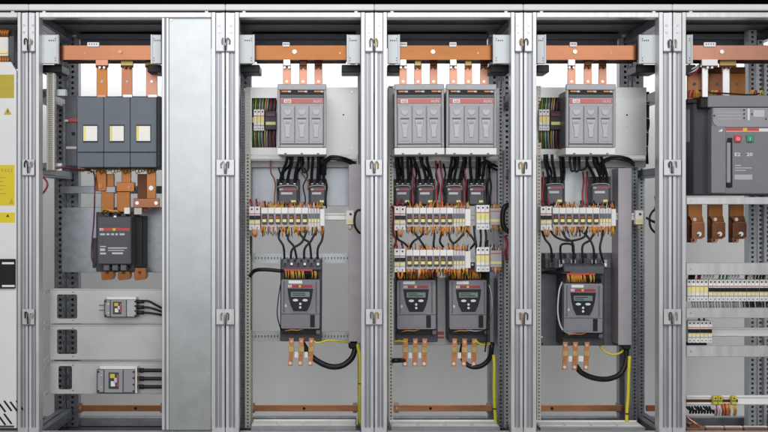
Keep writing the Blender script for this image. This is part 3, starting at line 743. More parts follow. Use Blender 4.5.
# copper links between isolator and contactor
S('cross_bar', MB().pbox(60, 186, 163, 193.6, .42, .012), 'zinc_mid', 'dull steel cross bar behind the copper links under the slate isolator', 'bar')
def links():
    t = Thing('copper_link', 'stepped ochre copper link under the first pole of the slate isolator', 'copper link')
    t.box('upper_bar', 95.4, 168, 106.4, 191, .225, .01, 'copper_ochre'); t.box('lower_bar', 101, 174, 114, 212, .2355, .02, 'copper_ochre')
    t.part('bolt', MB().disc(100.4, 186, .221, 2.4, .0038, 12), 'copper'); t.box('coupling', 105.6, 186.5, 115.4, 192.6, .229, .006, 'zinc_mid'); t.done()
    t = Thing('copper_link', 'ochre copper link with a square collar under the middle isolator pole', 'copper link')
    t.box('upper_bar', 121.4, 168, 131, 184, .225, .01, 'copper_ochre'); t.box('collar', 116.4, 182.2, 134.4, 191.6, .217, .03, 'copper_brown'); t.box('lower_bar', 116.8, 191.7, 130, 212, .228, .02, 'copper_ochre')
    t.part('bolt', MB().disc(129, 187, .2135, 1.5, .0033, 12), 'copper_pale'); t.done()
    t = Thing('copper_link', 'offset copper link with a horizontal plate under the last isolator pole', 'copper link')
    t.box('upper_bar', 146.6, 168, 156, 199, .225, .01, 'copper_brown'); t.box('inner_bar', 137.4, 174, 147.8, 212, .236, .012, 'copper_dark')
    p = t.box('cross_plate', 133.4, 198.4, 159.4, 207.6, .214, .0105, 'copper'); 
    t.part('bolt', MB().disc(151, 188, .2215, 2.4, .0033, 12), 'tin')
    for x in (137, 156): t.part('bolt', MB().disc(x, 203, .210, 1.8, .0038, 12), 'tin', p)
    t.done()
links()
S('mounting_plate', MB().pbox(61.5, 207.2, 165, 272.4, .38, .004), 'zinc_mid', 'blue-grey steel mounting plate behind the large contactor', 'plate')
t = Thing('large_contactor', 'large charcoal contactor with red stripe on the blue-grey mounting plate', 'contactor')
t.box('base', 96, 212, 134.5, 271.5, .26, .119, 'charcoal', None, .003); f = t.box('front', 97.4, 216.6, 131, 264.4, .20, .0595, 'graphite', None, .004)
t.box('side_fin', 133.0, 216, 143, 268, .27, .108, 'black', None, .003)
t.box('red_stripe', 99.4, 228.0, 129.6, 230.8, .1988, .001, 'red', f, 0); t.box('logo_patch', 99.6, 228.2, 103.2, 230.6, .1982, .0005, 'white', f, 0)
t.part('lettering', text_mb('ABB', 99.9, 230.3, .1978, 1.8, 3.0), 'red', f); t.box('yellow_dot', 112.8, 228, 115.4, 230.8, .1982, .0005, 'yellow', f, 0)
for x, w_ in ((100, 5), (106.5, 3), (111, 3), (115.4, 2.4), (119.6, 5)): t.box('print_mark', x, 233.4, x + w_, 235.2, .1992, .0006, 'print_grey', f, 0)
for (a, b, c, e) in ((100, 246, 106, 247), (100, 248.4, 105, 251), (108, 247.4, 127, 248.6), (108, 250, 124, 250.8), (100, 252.6, 106, 254.4), (112, 252.4, 123, 254.2)): t.box('print_mark', a, b, c, e, .1992, .0006, 'print_grey', f, 0)
for x in (106.4, 115, 123.4):
    t.box('top_terminal', x - 2.2, 213.4, x + 2.2, 219, .205, .054, 'charcoal'); t.part('terminal_screw', MB().disc(x, 217, .2015, 1.4, .0033, 10), 'tin' if x == 115 else 'black')
    t.box('lower_terminal', x - 3, 264.6, x + 3, 270.6, .212, .047, 'grey_plastic_dark'); t.part('terminal_screw', MB().disc(x + 3.6, 267.8, .208, 1.2, .05, 10), 'black')
t.box('white_terminal', 124, 207.6, 129.6, 214, .205, .02, 'white'); t.box('side_terminal', 134, 207.8, 141.8, 214.6, .215, .06, 'beige_rail')
t.box('auxiliary_block', 92.4, 238, 96.6, 268, .27, .108, 'charcoal')
t.done()
for i, x in enumerate((107, 123.4, 139.6)):
    t = Thing('copper_stub', '%s rounded copper stub from the slotted posts, under the large contactor' % ph[i], 'copper stub', 'copper stubs under the large contactor')
    t.part('bar', MB().prism([(x - 5.6, 268), (x + 6, 268), (x + 6.2, 277), (x + 4.6, 279.6), (x - 4.4, 280.4), (x - 5.8, 278)], .27, .06), 'copper_ochre')
    t.part('bolt', MB().disc(x, 272.5, .266, 1.6, .0038, 10), 'copper_dark'); t.done()
t = Thing('control_wiring', 'small yellow and brown control wires over the top of the large contactor', 'wires')
for m, k in (('yellow_wire', 0), ('amber_wire', 1), ('purple_wire', 2)):
    mb = MB()
    for q in range(3):
        o = k * 1.3 + q * 3.4
        mb.ptube([(100 + o, 213, .22), (104 + o, 209.4 + q, .20), (110 + o * .9, 210.4 + k, .196), (116 + o * .5, 213.6, .204)], .45, 6, 4)
    t.part('wire_bundle', mb, m, None, None, 'stuff')
t.done()
cable([(58, 170, .15), (66, 169, .16), (78, 170.5, .19), (91, 171, .215), (94.6, 177, .21), (94.6, 200, .20), (93.8, 222, .25), (92.2, 240, .262), (91.6, 258, .262), (95, 265, .25)], .75, 'thin purple control cable running down beside the large contactor', m='purple_wire')
cable([(55, 168, .14), (64, 167, .145), (76, 169.4, .185), (90, 170, .21)], 1.2, 'thick dark purple wire bundle crossing to the slate isolator', m='purple_wire')
cable([(40, 176, .10), (45, 179, .10), (47.6, 185, .10), (44, 192, .10), (40, 195, .11)], 1.0, 'red looped cable beside the cabinet post below the slotted strip', m='crimson')
mb = MB()
for x in range(78, 156, 3):
    mb.ptube([(x, 167, .222), (x + 1.4, 171 + (x % 4), .214), (x + 4.4, 169.4 + (x % 3), .214), (x + 5, 167, .23)], .42, 6, 3)
S('wire_bundle', mb, 'yellow_wire', 'small yellow looped wires along the lower edge of the slate isolator', 'wires', None, 'stuff')

def cut_plate(name, y0, y1, cx0, cx1, cy0, cy1, label):
    # plate with a rounded cut-out, built as a ring of quads
    d = .13; x0, x1 = 50, 167
    r = 1.8; inner = []
    for (ax, ay, st) in ((cx1 - r, cy0 + r, -90), (cx1 - r, cy1 - r, 0), (cx0 + r, cy1 - r, 90), (cx0 + r, cy0 + r, 180)):
        for k in range(4):
            a = math.radians(st + k * 30); inner.append((ax + r * math.cos(a), ay + r * math.sin(a)))
    t = Thing('shelf_plate', label, 'plate', 'galvanized plates below the large contactor')
    m = MB()
    corners = [(x1, y0), (x1, y1), (x0, y1), (x0, y0)]
    n = len(inner)
    for th in (0, .003):
        vs = [Vector((W(x, y, d).x, d + th, W(x, y, d).z)) for x, y in corners + inner]
        fs = []
        for c in range(4):
            for k in range(3): fs.append((c, 4 + c * 4 + k, 4 + c * 4 + k + 1))
            fs.append((c, 4 + c * 4 + 3, 4 + (c * 4 + 4) % n, (c + 1) % 4))
        m.add(vs, fs)
    iv = [W(x, y, d) for x, y in inner]
    m.add(iv + [v + Vector((0, .003, 0)) for v in iv], [(k, (k + 1) % n, n + (k + 1) % n, n + k) for k in range(n)])
    p = t.part('sheet', m, 'galv_soft')
    t.box('top_fold', x0, y0 - 1.4, x1, y0 - .05, d - .003, .02, 'galv_soft', p, .001)
    t.box('bottom_fold', x0, y1 + .05, x1, y1 + 1.2, d - .003, .02, 'galv_soft', p, .001)
    for yy in (y0 + 2.2, y1 - 2.2):
        t.part('screw', MB().disc(73, yy, d - .002, .7, .0018, 8), 'zinc_dark', p)
    # side angles back to the post
    for yy in (y0, y1 - 3):
        a = W(50, yy + 1.5, d)
        t.part('side_angle', MB().wbox(X(39.4), a.x - .0005, .057, d + .01, a.z - .006, a.z + .006, .001), 'galv_soft')
    t.done()
cut_plate('p', 290, 322.4, 57, 77.2, 294.4, 318.6, 'galvanized plate carrying the smaller moulded-case breaker')
cut_plate('p', 326, 358.6, 57, 77.2, 329.4, 354, 'empty galvanized plate between the two moulded-case breakers')
cut_plate('p', 363, 392.8, 58.4, 72, 366, 389.4, 'galvanized plate carrying the larger moulded-case breaker')
def mccb(x0, y0, x1, y1, label, small):
    t = Thing('moulded_breaker', label, 'circuit breaker')
    W_ = x1 - x0; H = y1 - y0; d = .06
    t.box('base', x0, y0 + H * .06, x1, y1, d + .02, .0485, 'grey_plastic_dark', None, .003)
    t.box('rear_shield', x0 + W_ * .08, y0 - 1.6, x1 + (1.6 if not small else -1), y0 + H * .5, d + .03, .036, 'white', None, .001)
    if not small: t.box('end_shield', x1 - .2, y0 - 1.2, x1 + 1.4, y1 - .4, d + .02, .048, 'white', None, .001)
    f = t.box('front', x0 + W_ * .2, y0 + H * .08, x0 + W_ * .67, y1 - H * .03, d + .006, .0138, 'grey_plastic', None, .002)
    t.box('load_cover', x0 + W_ * .69, y0 + H * .08, x1 - 1, y1 - H * .04, d + .009, .0108, 'grey_plastic_light' if small else 'grey_plastic', None, .002)
    t.box('supply_cover', x0 + 1, y0 + H * .1, x0 + W_ * .18, y1 - H * .05, d + .009, .0108, 'grey_plastic', None, .002)
    cx, cy = x0 + W_ * (.41 if small else .45), y0 + H * .5
    r = .5 if small else .7
    pl = t.box('toggle_plate', cx - W_ * .14, cy - H * .32, cx + W_ * .12, cy + H * .32, d + .004, .0018, 'charcoal', f, .0005)
    t.box('yellow_label', cx - W_ * .10, cy - H * .26, cx + W_ * .02, cy - H * .10, d + .0025, .0014, 'yellow', f, 0)
    t.box('white_label', cx - W_ * .08, cy + H * .02, cx + W_ * .03, cy + H * .22, d + .0025, .0014, 'white', f, 0)
    t.box('toggle', cx + W_ * .0, cy - H * .10, cx + W_ * .07, cy + H * .08, d - .010, .0122, 'print_grey', f, .001)
    t.box('red_label', cx + W_ * .075, cy - H * .24, cx + W_ * .10, cy + H * .22, d + .0025, .0014, 'red_soft', f, 0)
    for (u, v) in ((.05, .16), (.05, .9), (.95, .16), (.95, .9), (.95, .4), (.95, .65)):
        t.part('screw', MB().disc(x0 + W_ * u, y0 + H * v, d + .006, .9, .0028, 10), 'black')
    for (u, v) in ((.13, .3), (.13, .75)): t.part('rivet', MB().disc(x0 + W_ * u, y0 + H * v, d + .006, .7, .0028, 10), 'tin')
    if small:
        for v in (.36, .62): t.box('terminal_pin', x0 - 5, y0 + H * v - .5, x0 + .5, y0 + H * v + .6, d + .03, .005, 'zinc_dark', None, .0005)
    t.done()
mccb(104, 298.4, 136.8, 317.6, 'smaller grey moulded-case breaker with three curved black cables', True)
mccb(96.4, 367.8, 135.4, 393.6, 'larger grey moulded-case breaker with three straight black cables', False)
for i, (ya, yb) in enumerate(((301.6, 308.5), (307.2, 312), (312.6, 315.2))):
    m2 = MB().ptube([(134.5, ya, .085), (144, ya, .084)], 1.9, 10)
    cable([(141, ya, .085), (148, ya + (-.6 if i == 0 else .2), .083), (156, (ya + yb) / 2, .09), (163, yb, .10), (172, yb + 1.5, .14)], 1.15, 'curved black cable leaving the smaller moulded-case breaker', 'cables of the smaller moulded-case breaker', ends=[(m2, 'black')])
for i, y in enumerate((370.4, 378.6, 386.8)):
    m2 = MB().pbox(136.9, y - 2.2, 141.4, y + 2.0, .083, .006)
    cable([(140, y, .086), (150, y, .085), (172, y, .085)], 1.85, 'straight black cable leaving the larger moulded-case breaker', 'cables of the larger moulded-case breaker', ends=[(m2, 'copper_brown'), (MB().ptube([(139.6, y, .086), (143.8, y, .086)], 2.4, 10), 'black')])

# ------------------------------------------------------------------ earth bars
for (x0, x1, b, m) in ((76, 165, 1, 'copper_earth'), (249, 358, 2, 'copper_earth'), (393, 492, 3, 'copper_earth'), (536, 622, 4, 'copper_earth')):
    t = Thing('earth_bar', 'narrow copper earth bar across the bottom of the ' + BB[b - 1], 'earth bar', 'copper earth bars')
    dd = REAR - .03
    p = t.box('bar', x0, 405.2, x1, 411.4, dd, .008, m)
    hx = {1: 135.5, 2: 304, 3: 430.5, 4: 552}[b]
    t.part('hole', MB().disc(hx, 408.5, dd - .0008, 1.5, .0006, 12), 'black', p)
    t.part('bolt', MB().disc(x0 + 4, 408.2, dd - .004, 1.3, .0038, 10), 'steel', p)
    for xx in (x0 + 1.5, x1 - 5):
        t.box('bracket', xx, 403.6, xx + 4.2, 413, dd + .0085, .03, 'zinc_mid')
    t.done()
S('earth_bar', MB().pbox(646, 405.2, 664, 411.4, REAR - .03, .008), 'copper_earth', 'short copper earth bar end between the post pairs of the dark-plate starter bay', 'earth bar', 'copper earth bars')

# ------------------------------------------------------------------ bays 3, 4, 5
def upright(b, x0, x1, y0, y1, d, m, label, pitch=3.4, slot=True):
    S('mounting_upright', MB().pperf(x0, y0, x1, y1, d, pitch, (x1 - x0) * .3, pitch * .42, .12), m, label, 'upright', 'mounting uprights inside the cabinets')
upright(2, 245, 250.6, 88, 428, .245, 'beige_rail', 'beige perforated upright beside the galvanized panel seam', 3.6)
upright(2, 241.0, 244.2, 88, 428, .30, 'zinc_mid', 'narrow steel perforated upright behind the beige one', 3.0)
upright(3, 388.6, 393.4, 86, 428, .245, 'beige_rail', 'beige perforated upright beside the first fuse switch of the pair', 3.6)
upright(3, 497.8, 503.6, 88, 428, .30, 'zinc_mid', 'steel perforated upright between the second starter and the cabinet post', 4.0)
upright(3, 504.2, 509.8, 150, 428, .245, 'duct', 'pale perforated upright right against the post of the twin-starter bay', 4.0)
upright(4, 537, 541, 86, 428, .245, 'beige_rail', 'beige perforated upright beside the dark starter plate', 3.6)
upright(4, 632, 637.5, 150, 428, .34, 'zinc_mid', 'steel perforated upright next to the duct of the dark-plate starter bay', 3.8)
upright(4, 638.6, 644.6, 150, 428, .42, 'zinc_mid', 'rearward steel perforated upright in the dark-plate starter bay', 3.8)
# mounting panels behind the fuse switches
def frame_panel(x0, y0, x1, y1, hole, d, label):
    t = Thing('backplate', label, 'panel', 'galvanized panels behind the fuse switches')
    if hole:
        hx0, hy0, hx1, hy1 = hole
        for (a, b_, c, e) in ((x0, y0, x1, hy0), (x0, hy0 + .02, hx0, hy1), (hx1, hy0 + .02, x1, hy1), (x0, hy1 + .02, x1, y1)):
            t.box('sheet', a, b_, c, e, d, .004, 'galv_soft', None, 0)
    else: t.box('sheet', x0, y0, x1, y1, d, .004, 'galv_soft', None, 0)
    for (a, c) in ((x0 - .4, x0), (x1, x1 + .4)):
        t.box('side_fold', a, y0, c, y1, d - .003, .03, 'galv_soft', None, 0)
    return t
t = frame_panel(246, 87.4, 357.6, 154.8, (251.8, 98, 276.6, 147.6), .25, 'galvanized panel behind the single fuse switch by the galvanized cover')
t.part('hole', MB().disc(343.4, 114.8, .2492, .8, .0006, 10), 'black')
mb = MB(); screw(mb, 352, 92, .25, .8); screw(mb, 352, 148, .25, .8); t.part('screw', mb, 'steel'); t.done()
t = frame_panel(390.6, 88, 499, 154.8, None, .25, 'galvanized panel behind the two paired fuse switches'); mb = MB(); screw(mb, 496.5, 92, .25, .8); screw(mb, 496.5, 130, .25, .8); t.part('screw', mb, 'steel'); t.done()
t = frame_panel(536.8, 87.4, 646, 155, (538, 97.6, 565, 149), .25, 'galvanized panel behind the fuse switch of the dark-plate starter bay')
t.part('hole', MB().disc(627, 115, .2492, .9, .0006, 10), 'black'); t.part('hole', MB().disc(626.6, 127, .2492, .7, .0006, 10), 'grey_plastic_light')
t.done()
fuse_switch(277.3, 326.2, 'grey fuse switch with red band beside the galvanized cover panel bay')
fuse_switch(394.6, 444.3, 'first of two paired grey fuse switches, next to the beige upright')
fuse_switch(446.0, 496.4, 'second of two paired grey fuse switches, beside the dark rear post')
fuse_switch(566.0, 615.6, 'grey fuse switch with red band above the dark starter plate bay')
# window in the panel: small breaker, relay, wires
for (b, x0, dy) in ((2, 253.6, 0), (4, 539, 0)):
    nm = ['the galvanized cover', 'the dark starter plate'][b // 4]
    w0 = {2: 252, 4: 538.4}[b]
    mcb(x0, 109.4, x0 + 10.6, 130.6, .215, .055, 'small three-pole white breaker in the panel window, bay of ' + nm, 3, False, False, 'small breakers in the panel windows', None, True)
    t = Thing('auxiliary_relay', 'dark auxiliary relay with yellow label in the panel window, bay of ' + nm, 'relay', 'auxiliary relays in the panel windows')
    t.box('body', x0 + 11.4, 111, x0 + 22.6, 129.6, .225, .045, 'charcoal'); t.box('label', x0 + 12.2, 121.8, x0 + 22, 124.8, .2235, .0014, 'yellow_pale', None, 0); t.box('cap', x0 + 12.4, 113, x0 + 21.8, 116.4, .219, .0058, 'purple_wire')
    t.part('rail', MB().pbox(w0, 117, w0 + 25, 123, .2705, .01), 'galv_soft'); t.done()
    t = Thing('window_wiring', 'thin coloured wires in the panel window, bay of ' + nm, 'wires', 'wiring in the panel windows')
    for m, xs in (('green_wire', (1, 5, 8.6)), ('yellow_wire', (3, 13)), ('beige_rail', (7, 10, 15)), ('crimson', (18, 22)), ('black', (2, 6, 9.4, 16, 20, 23.4))):
        mb = MB()
        for x in xs:
            mb.ptube([(w0 + x, 111, .24), (w0 + x + .6, 104, .236), (w0 + x + 1.2, 98, .262), (w0 + x + 1.2, 93, .275)], .6, 6, 3)
            mb.ptube([(w0 + x, 129, .24), (w0 + x - .3, 138, .236), (w0 + x + .3, 147, .262), (w0 + x + .3, 152, .275)], .6, 6, 3)
        t.part('wire_bundle', mb, m, None, None, 'stuff')
    t.done()
    S('duct_back', MB().pbox(w0 - 1, 92, w0 + 27, 153, .31, .004), 'zinc_dark', 'dark sheet behind the panel window, bay of ' + nm, 'sheet', 'sheets behind the panel windows')
# rails, plates behind the contactors
for (x0, x1, b, nm) in ((250.6, 357, 2, 'the galvanized cover'), (393.6, 498, 3, 'the paired starters'), (541, 646, 4, 'the dark starter plate')):
    S('din_rail', MB().pbox(x0, 155.2, x1, 160.4, .25, .012).pbox(x0, 156.4, x1, 159.2, .2445, .0053), 'tray', 'white rail directly under the fuse switch level, bay of ' + nm, 'rail', 'white rails under the fuse switches')
    S('cross_rail', MB().pbox(x0, 160.8, x1, 167.4, .30, .02), 'duct', 'purplish steel cross rail above the contactors, bay of ' + nm, 'rail', 'cross rails above the contactors')
S('contactor_plate', MB().pbox(250.8, 167.6, 349, 206, .345, .004), 'zinc_mid', 'blue-grey plate behind the two contactors by the galvanized cover', 'plate', 'plates behind the contactors')
S('contactor_plate', MB().pbox(393.6, 167.6, 488, 206, .345, .004), 'galv', 'grey plate behind the four contactors of the paired starters', 'plate', 'plates behind the contactors')
S('contactor_plate', MB().pbox(541, 167.6, 618, 206, .345, .004), 'galv', 'grey plate behind the two contactors over the dark starter plate', 'plate', 'plates behind the contactors')
con = 'plain'
contactor(276.6, 179, 299.4, 205.6, .245, .0995, 'charcoal contactor closer to the beige upright, bay of the galvanized cover')
contactor(308.6, 179, 326.6, 205.6, .245, .0995, 'charcoal contactor further from the beige upright, bay of the galvanized cover')
for i, (a, c) in enumerate(((393.8, 412), (416.4, 435.4), (445.4, 463.4), (467.6, 486))):
    contactor(a, 179, c, 205.6, .245, .0995, '%s of four charcoal contactors counted from the beige upright, twin-starter bay' % ['first', 'second', 'third', 'fourth'][i], 'red')
contactor(545.4, 176.6, 565, 205.4, .245, .0995, 'grey contactor close to the beige upright, dark-plate starter bay', 'red', 'grey_plastic_dark')
contactor(590.6, 176.6, 611, 205.4, .245, .0995, 'grey contactor beside the duct, dark-plate starter bay', 'red', 'grey_plastic_dark')
# feed cables from switches to contactors
def feed(pairs, label, group, dtop=.20, yb=181):
    for i, (xa, xb, mid) in enumerate(pairs):
        cable([(xa, 154.4, dtop), (xa + (xb - xa) * .15 + mid, 162, dtop + .005), (xa + (xb - xa) * .7 + mid * .6, 171, .225), (xb, 178, .242), (xb, yb + 2, .248)], 1.55, label, group)
        if i % 2 == 0:
            cable([(xa + 2.2, 154.4, dtop + .03), (xa + 3 - mid, 164, dtop + .045), (xb + 2.6, 172, .262), (xb + 2.0, 180, .262)], 1.4, label, group)
feed([(287.5, 281, 0), (292, 288, .5), (299.5, 295, -.5), (313, 311.6, 0), (318, 317.6, .6), (322.4, 323.6, 1.2)], 'short black cable from the fuse switch down to a contactor, bay of the galvanized cover', 'black feed cables by the galvanized cover')
feed([(396, 397.6, 0), (401.5, 403, .4), (408, 408.6, -.4), (413, 419.8, 1), (420, 425.8, .4), (427, 431.6, -.4), (452, 449, 0), (457.6, 454.4, .5), (463.4, 460, .8), (470.6, 471.2, -.8), (477, 476.6, .3), (484, 482.4, 1)], 'short black cable between the paired fuse switches and the four contactors', 'black feed cables of the paired fuse switches')
feed([(544.6, 548.6, 0), (552, 555, 0), (560.6, 561.6, 0), (588, 594.6, -2), (594, 600.6, -1), (601, 607, .6)], 'short black cable from the fuse switch down to a contactor, dark-plate starter bay', 'black feed cables of the dark-plate starter bay')
for i, (xa, xb, yl) in enumerate(((302, 308, 172), (570.4, 575, 171), (574.4, 579, 171.4), (579, 586, 170))):
    cable([(xa, 154.6, .21), (xa - .6, 163, .215), (xa + 1.4, yl, .215), (xb, yl - 2.4, .215), (xb + .4, 160, .22), (xb, 154.6, .23)], 1.15, ['black cable loop hanging under the fuse switch, bay of the galvanized cover', 'black cable loop hanging under the fuse switch, dark-plate starter bay'][i > 0], [None, 'cable loops of the dark-plate starter bay'][i > 0])
for (xs, nm) in (((322.6, 326, 333, 345, 355), 'by the galvanized cover'), ((600, 606, 616, 628, 634), 'of the dark-plate starter bay')):
    for q, off in enumerate((0, 2.6)):
        cable([(xs[0] + off, 175, .235), (xs[0] + .4 + off, 164, .215), (xs[1] + 1 + off, 158.6 + off * .4, .205), (xs[2], 156.4 + off, .20), (xs[3], 158.4 + off, .21), (xs[4], 163 + off, .26)], 1.3, 'black cable arching sideways under the fuse switch ' + nm, 'arching cables ' + nm)
for i, off in enumerate((0, 3.4)):
    cable([(480 + off, 176, .235), (481 + off, 165, .215), (486 + off, 161 + off * .5, .215), (492, 164 + off, .235), (497, 166.5 + off, .28)], 1.2, 'black cable bending from the last contactor of the twin-starter bay to the upright', 'bending cables of the twin-starter bay')
cable([(270.6, 160, .27), (270.8, 172, .27), (274, 178.6, .25), (275.4, 186, .255), (274.4, 199, .255), (275, 206, .24)], .7, 'brown control wire beside the first contactor, bay of the galvanized cover', m='brown_wire')
cable([(301, 172, .25), (305, 178, .25), (308.4, 181.6, .245), (308, 190, .25)], .7, 'brown control wire between the two contactors, bay of the galvanized cover', m='brown_wire')
for i, x in enumerate((412.6, 436.6, 441.2, 464.6)):
    cable([(x - 1, 160, .26), (x, 172, .245), (x + 1.5, 181, .242), (x, 192, .25), (x + .4, 207, .235)], .9, 'dark red control wire hanging between the four contactors', 'red control wires among the four contactors', m='crimson')
for i, x in enumerate((543, 583, 587)):
    cable([(x, 172, .27), (x + .6, 182, .25), (x - .6, 194, .25), (x + .4, 207, .235)], .9, 'dark red control wire beside the contactors, dark-plate starter bay', 'red control wires of the dark-plate starter bay', m='crimson')
for (x, nm) in ((333, 'by the galvanized cover'), (492, 'of the twin-starter bay')):
    cable([(x + 22 if x < 400 else x + 2, 163, .27), (x + 18 if x < 400 else x - 1, 170, .262), (x + 16.4 if x < 400 else x - 5, 183, .27)], .8, 'olive wire slanting down beside the contactor plate ' + nm, m='brass', cat='wire', name='wire')

t = Thing('cable_bundle', 'black tied cable bundle along the panel edge of the dark-plate starter bay', 'cables')
for q in range(5):
    t.part('cable', MB().ptube([(646.4 + (q % 3) * 1.1, 92, .30), (645.4 + (q * 7 % 5) * .8, 108, .285 + q * .004), (646.8 + (q * 3 % 4) * .8, 124, .28 + q * .004), (645.2 + (q % 4) * .9, 140, .285), (646 + (q % 3), 164, .31)], .7, 6, 5), 'cable')
for y in (104, 118, 132, 146): t.part('cable_tie', MB().ptube([(644.6, y, .275), (649.4, y + .6, .272)], .5, 6), 'offwhite')
t.done()
for i, (x, dx_) in enumerate(((278.6, 2), (304.4, 3), (326.4, -2))):
    cable([(x, 168, .30), (x + dx_, 176, .26), (x - dx_ * .4, 186, .262), (x + dx_ * .3, 198, .262), (x, 208, .235)], .7, 'thin black control wire among the contactors by the galvanized cover', 'thin control wires by the galvanized cover', cat='wire', name='wire')
for i, (x, dx_) in enumerate(((414.4, 2), (438, -2), (443.4, 2), (465.6, -1.4), (488, 1.5), (490.6, -1))):
    cable([(x, 164, .29), (x + dx_, 175, .25), (x - dx_ * .5, 186, .255), (x + dx_ * .4, 198, .255), (x, 208, .235)], .95, 'thin black control wire among the four contactors', 'thin control wires among the four contactors', cat='wire', name='wire')
# terminal rows with their breakers and rails
def row(xm, y, n, slim, xend, nm, seed, third=None):
    mcb(xm, y + 1.6, xm + 11.2, y + 25, .178, .072, 'two-pole white breaker heading the terminal row ' + nm, 2, True, True, 'breakers heading the terminal rows')
    terminal_row(xm + 12.0, y, n, slim, xend, .185, 'row of white fuse terminals with orange wires ' + nm, seed)
    mb = MB().ptube([(xm + 4, y + 24, .19), (xm + 4.4, y + 29, .184), (xm + 6, y + 31, .2)], 1.2, 6, 3).ptube([(xm + 8, y + 24, .19), (xm + 7.6, y + 29, .184), (xm + 6.4, y + 31.4, .2)], 1.2, 6, 3)
    S('wire_pair', mb, 'amber_wire', 'two short copper-brown wires under the two-pole breaker ' + nm, 'wires', 'short wires under the two-pole breakers')
row(249.0, 205, 7, 4, 324.6, 'by the galvanized cover', 3)
row(394.2, 205, 7, 4, 470.6, 'of the upper row over the paired starters', 11)
row(394.2, 247.2, 7, 4, 470.6, 'of the lower row over the paired starters', 19)
row(540.6, 205, 7, 4, 616, 'over the dark starter plate', 27)
for (x0, x1, y, nm) in ((250.8, 356, 213, 'by the galvanized cover'), (393.6, 502, 213, 'for the upper row over the paired starters'), (393.6, 502, 255.2, 'for the lower row over the paired starters'), (541.2, 644, 213, 'over the dark starter plate')):
    S('din_rail', MB().pbox(x0, y, x1, y + 7.4, .2505, .010).pbox(x0, y + .4, x1, y + 2, .244, .006).pbox(x0, y + 5.4, x1, y + 7, .244, .006), 'tray', 'white mounting rail of the terminal row ' + nm, 'rail', 'rails of the terminal rows')
for (x, nm) in ((346, 'by the galvanized cover'), (635.6, 'of the dark-plate starter bay')):
    t = Thing('end_clamp', 'white end clamp with yellow mark at the rail end ' + nm, 'clamp', 'rail end clamps')
    p = t.box('body', x, 210.4, x + 8, 224.4, .215, .0285, 'white'); t.box('marker', x + .6, 219.4, x + 7.2, 222.4, .2135, .0014, 'yellow_pale', p, 0)
    t.part('screw', MB().disc(x + 4.6, 214.2, .2135, 1.3, .0014, 10), 'charcoal', p); t.box('tail', x + 2.4, 224.6, x + 5.6, 229, .225, .01, 'brass'); t.done()
for y, nm in ((205, 'upper'), (247.2, 'lower')):
    mcb(476.4, y, 489.6, y + 24.6, .178, .066, 'three-pole white breaker with yellow print ending the %s terminal row' % nm, 3, False, False, 'three-pole breakers ending the terminal rows', None, True)
    t = Thing('terminal_module', 'grey terminal module with a yellow strip and red wires, %s row end' % nm, 'terminal module', 'terminal modules at the row ends')
    t.box('body', 490, y + 3, 501.8, y + 20, .20, .044, 'grey_plastic_light'); t.box('yellow_strip', 490.2, y + 14.4, 501.6, y + 16.8, .198, .0018, 'yellow_pale', None, 0); t.box('print_line', 490.4, y + 5.6, 501.4, y + 6.8, .1985, .0013, 'red_soft', None, 0)
    for m, mb in wires(491, 501, y + 20, y + 26, .20, 1.6, int(y)).items():
        if mb.v: t.part('wire_bundle', mb, m, None, None, 'stuff')
    for m, mb in wires(491, 501, y + 3.4, y - 3, .20, 1.6, int(y) + 1).items():
        if mb.v: t.part('wire_bundle', mb, m, None, None, 'stuff')
    t.done()
# perforated cross rails
for (x0, x1, y, nm) in ((250.8, 349, 253.4, 'at the head of the starter by the galvanized cover'), (250.8, 349, 331.6, 'at the foot of the starter by the galvanized cover')):
    a = W(x0, y + 9.6, .36); c = W(x1, y, .36)
    S('perforated_rail', MB().perfh(a.x, c.x, .36, a.z, c.z, .014, .010, .006), 'galv', 'grey perforated cross rail ' + nm, 'rail', 'perforated cross rails')
t = Thing('starter_plate', 'galvanized back plate behind the two paired soft starters', 'plate'); t.box('sheet', 393.6, 277.4, 504, 345, .4395, .004, 'galv_soft')
t.box('label', 436.6, 331.6, 444, 335, .4388, .0006, 'red_soft', None, 0); t.box('label', 436.6, 336.4, 444, 338.6, .4388, .0006, 'red_soft', None, 0); t.done()
t = Thing('starter_plate', 'dark slate back plate with corner screws behind a single soft starter', 'plate'); t.box('sheet', 539.8, 252.8, 620.4, 345.6, .3595, .004, 'zinc_dark')
mb = MB()
for (x, y) in ((542, 337), (617.6, 337), (542.4, 272), (617, 272)): screw(mb, x, y, .3595, .9)
t.part('screw', mb, 'tin'); mb = MB()
for (x, y) in ((542, 344), (617.6, 344)): mb.disc(x, y, .3588, 1.1, .0006, 10)
t.part('hole', mb, 'black'); t.done()
soft_starter(300, 0, 'grey soft starter with dark keypad, bay of the galvanized cover')
soft_starter(416.4, .6, 'first of two paired grey soft starters, next to the beige upright', .25)
soft_starter(468.8, .6, 'second of two paired grey soft starters, beside the perforated upright', .25)
soft_starter(582.8, 4, 'grey soft starter mounted on the dark slate plate')
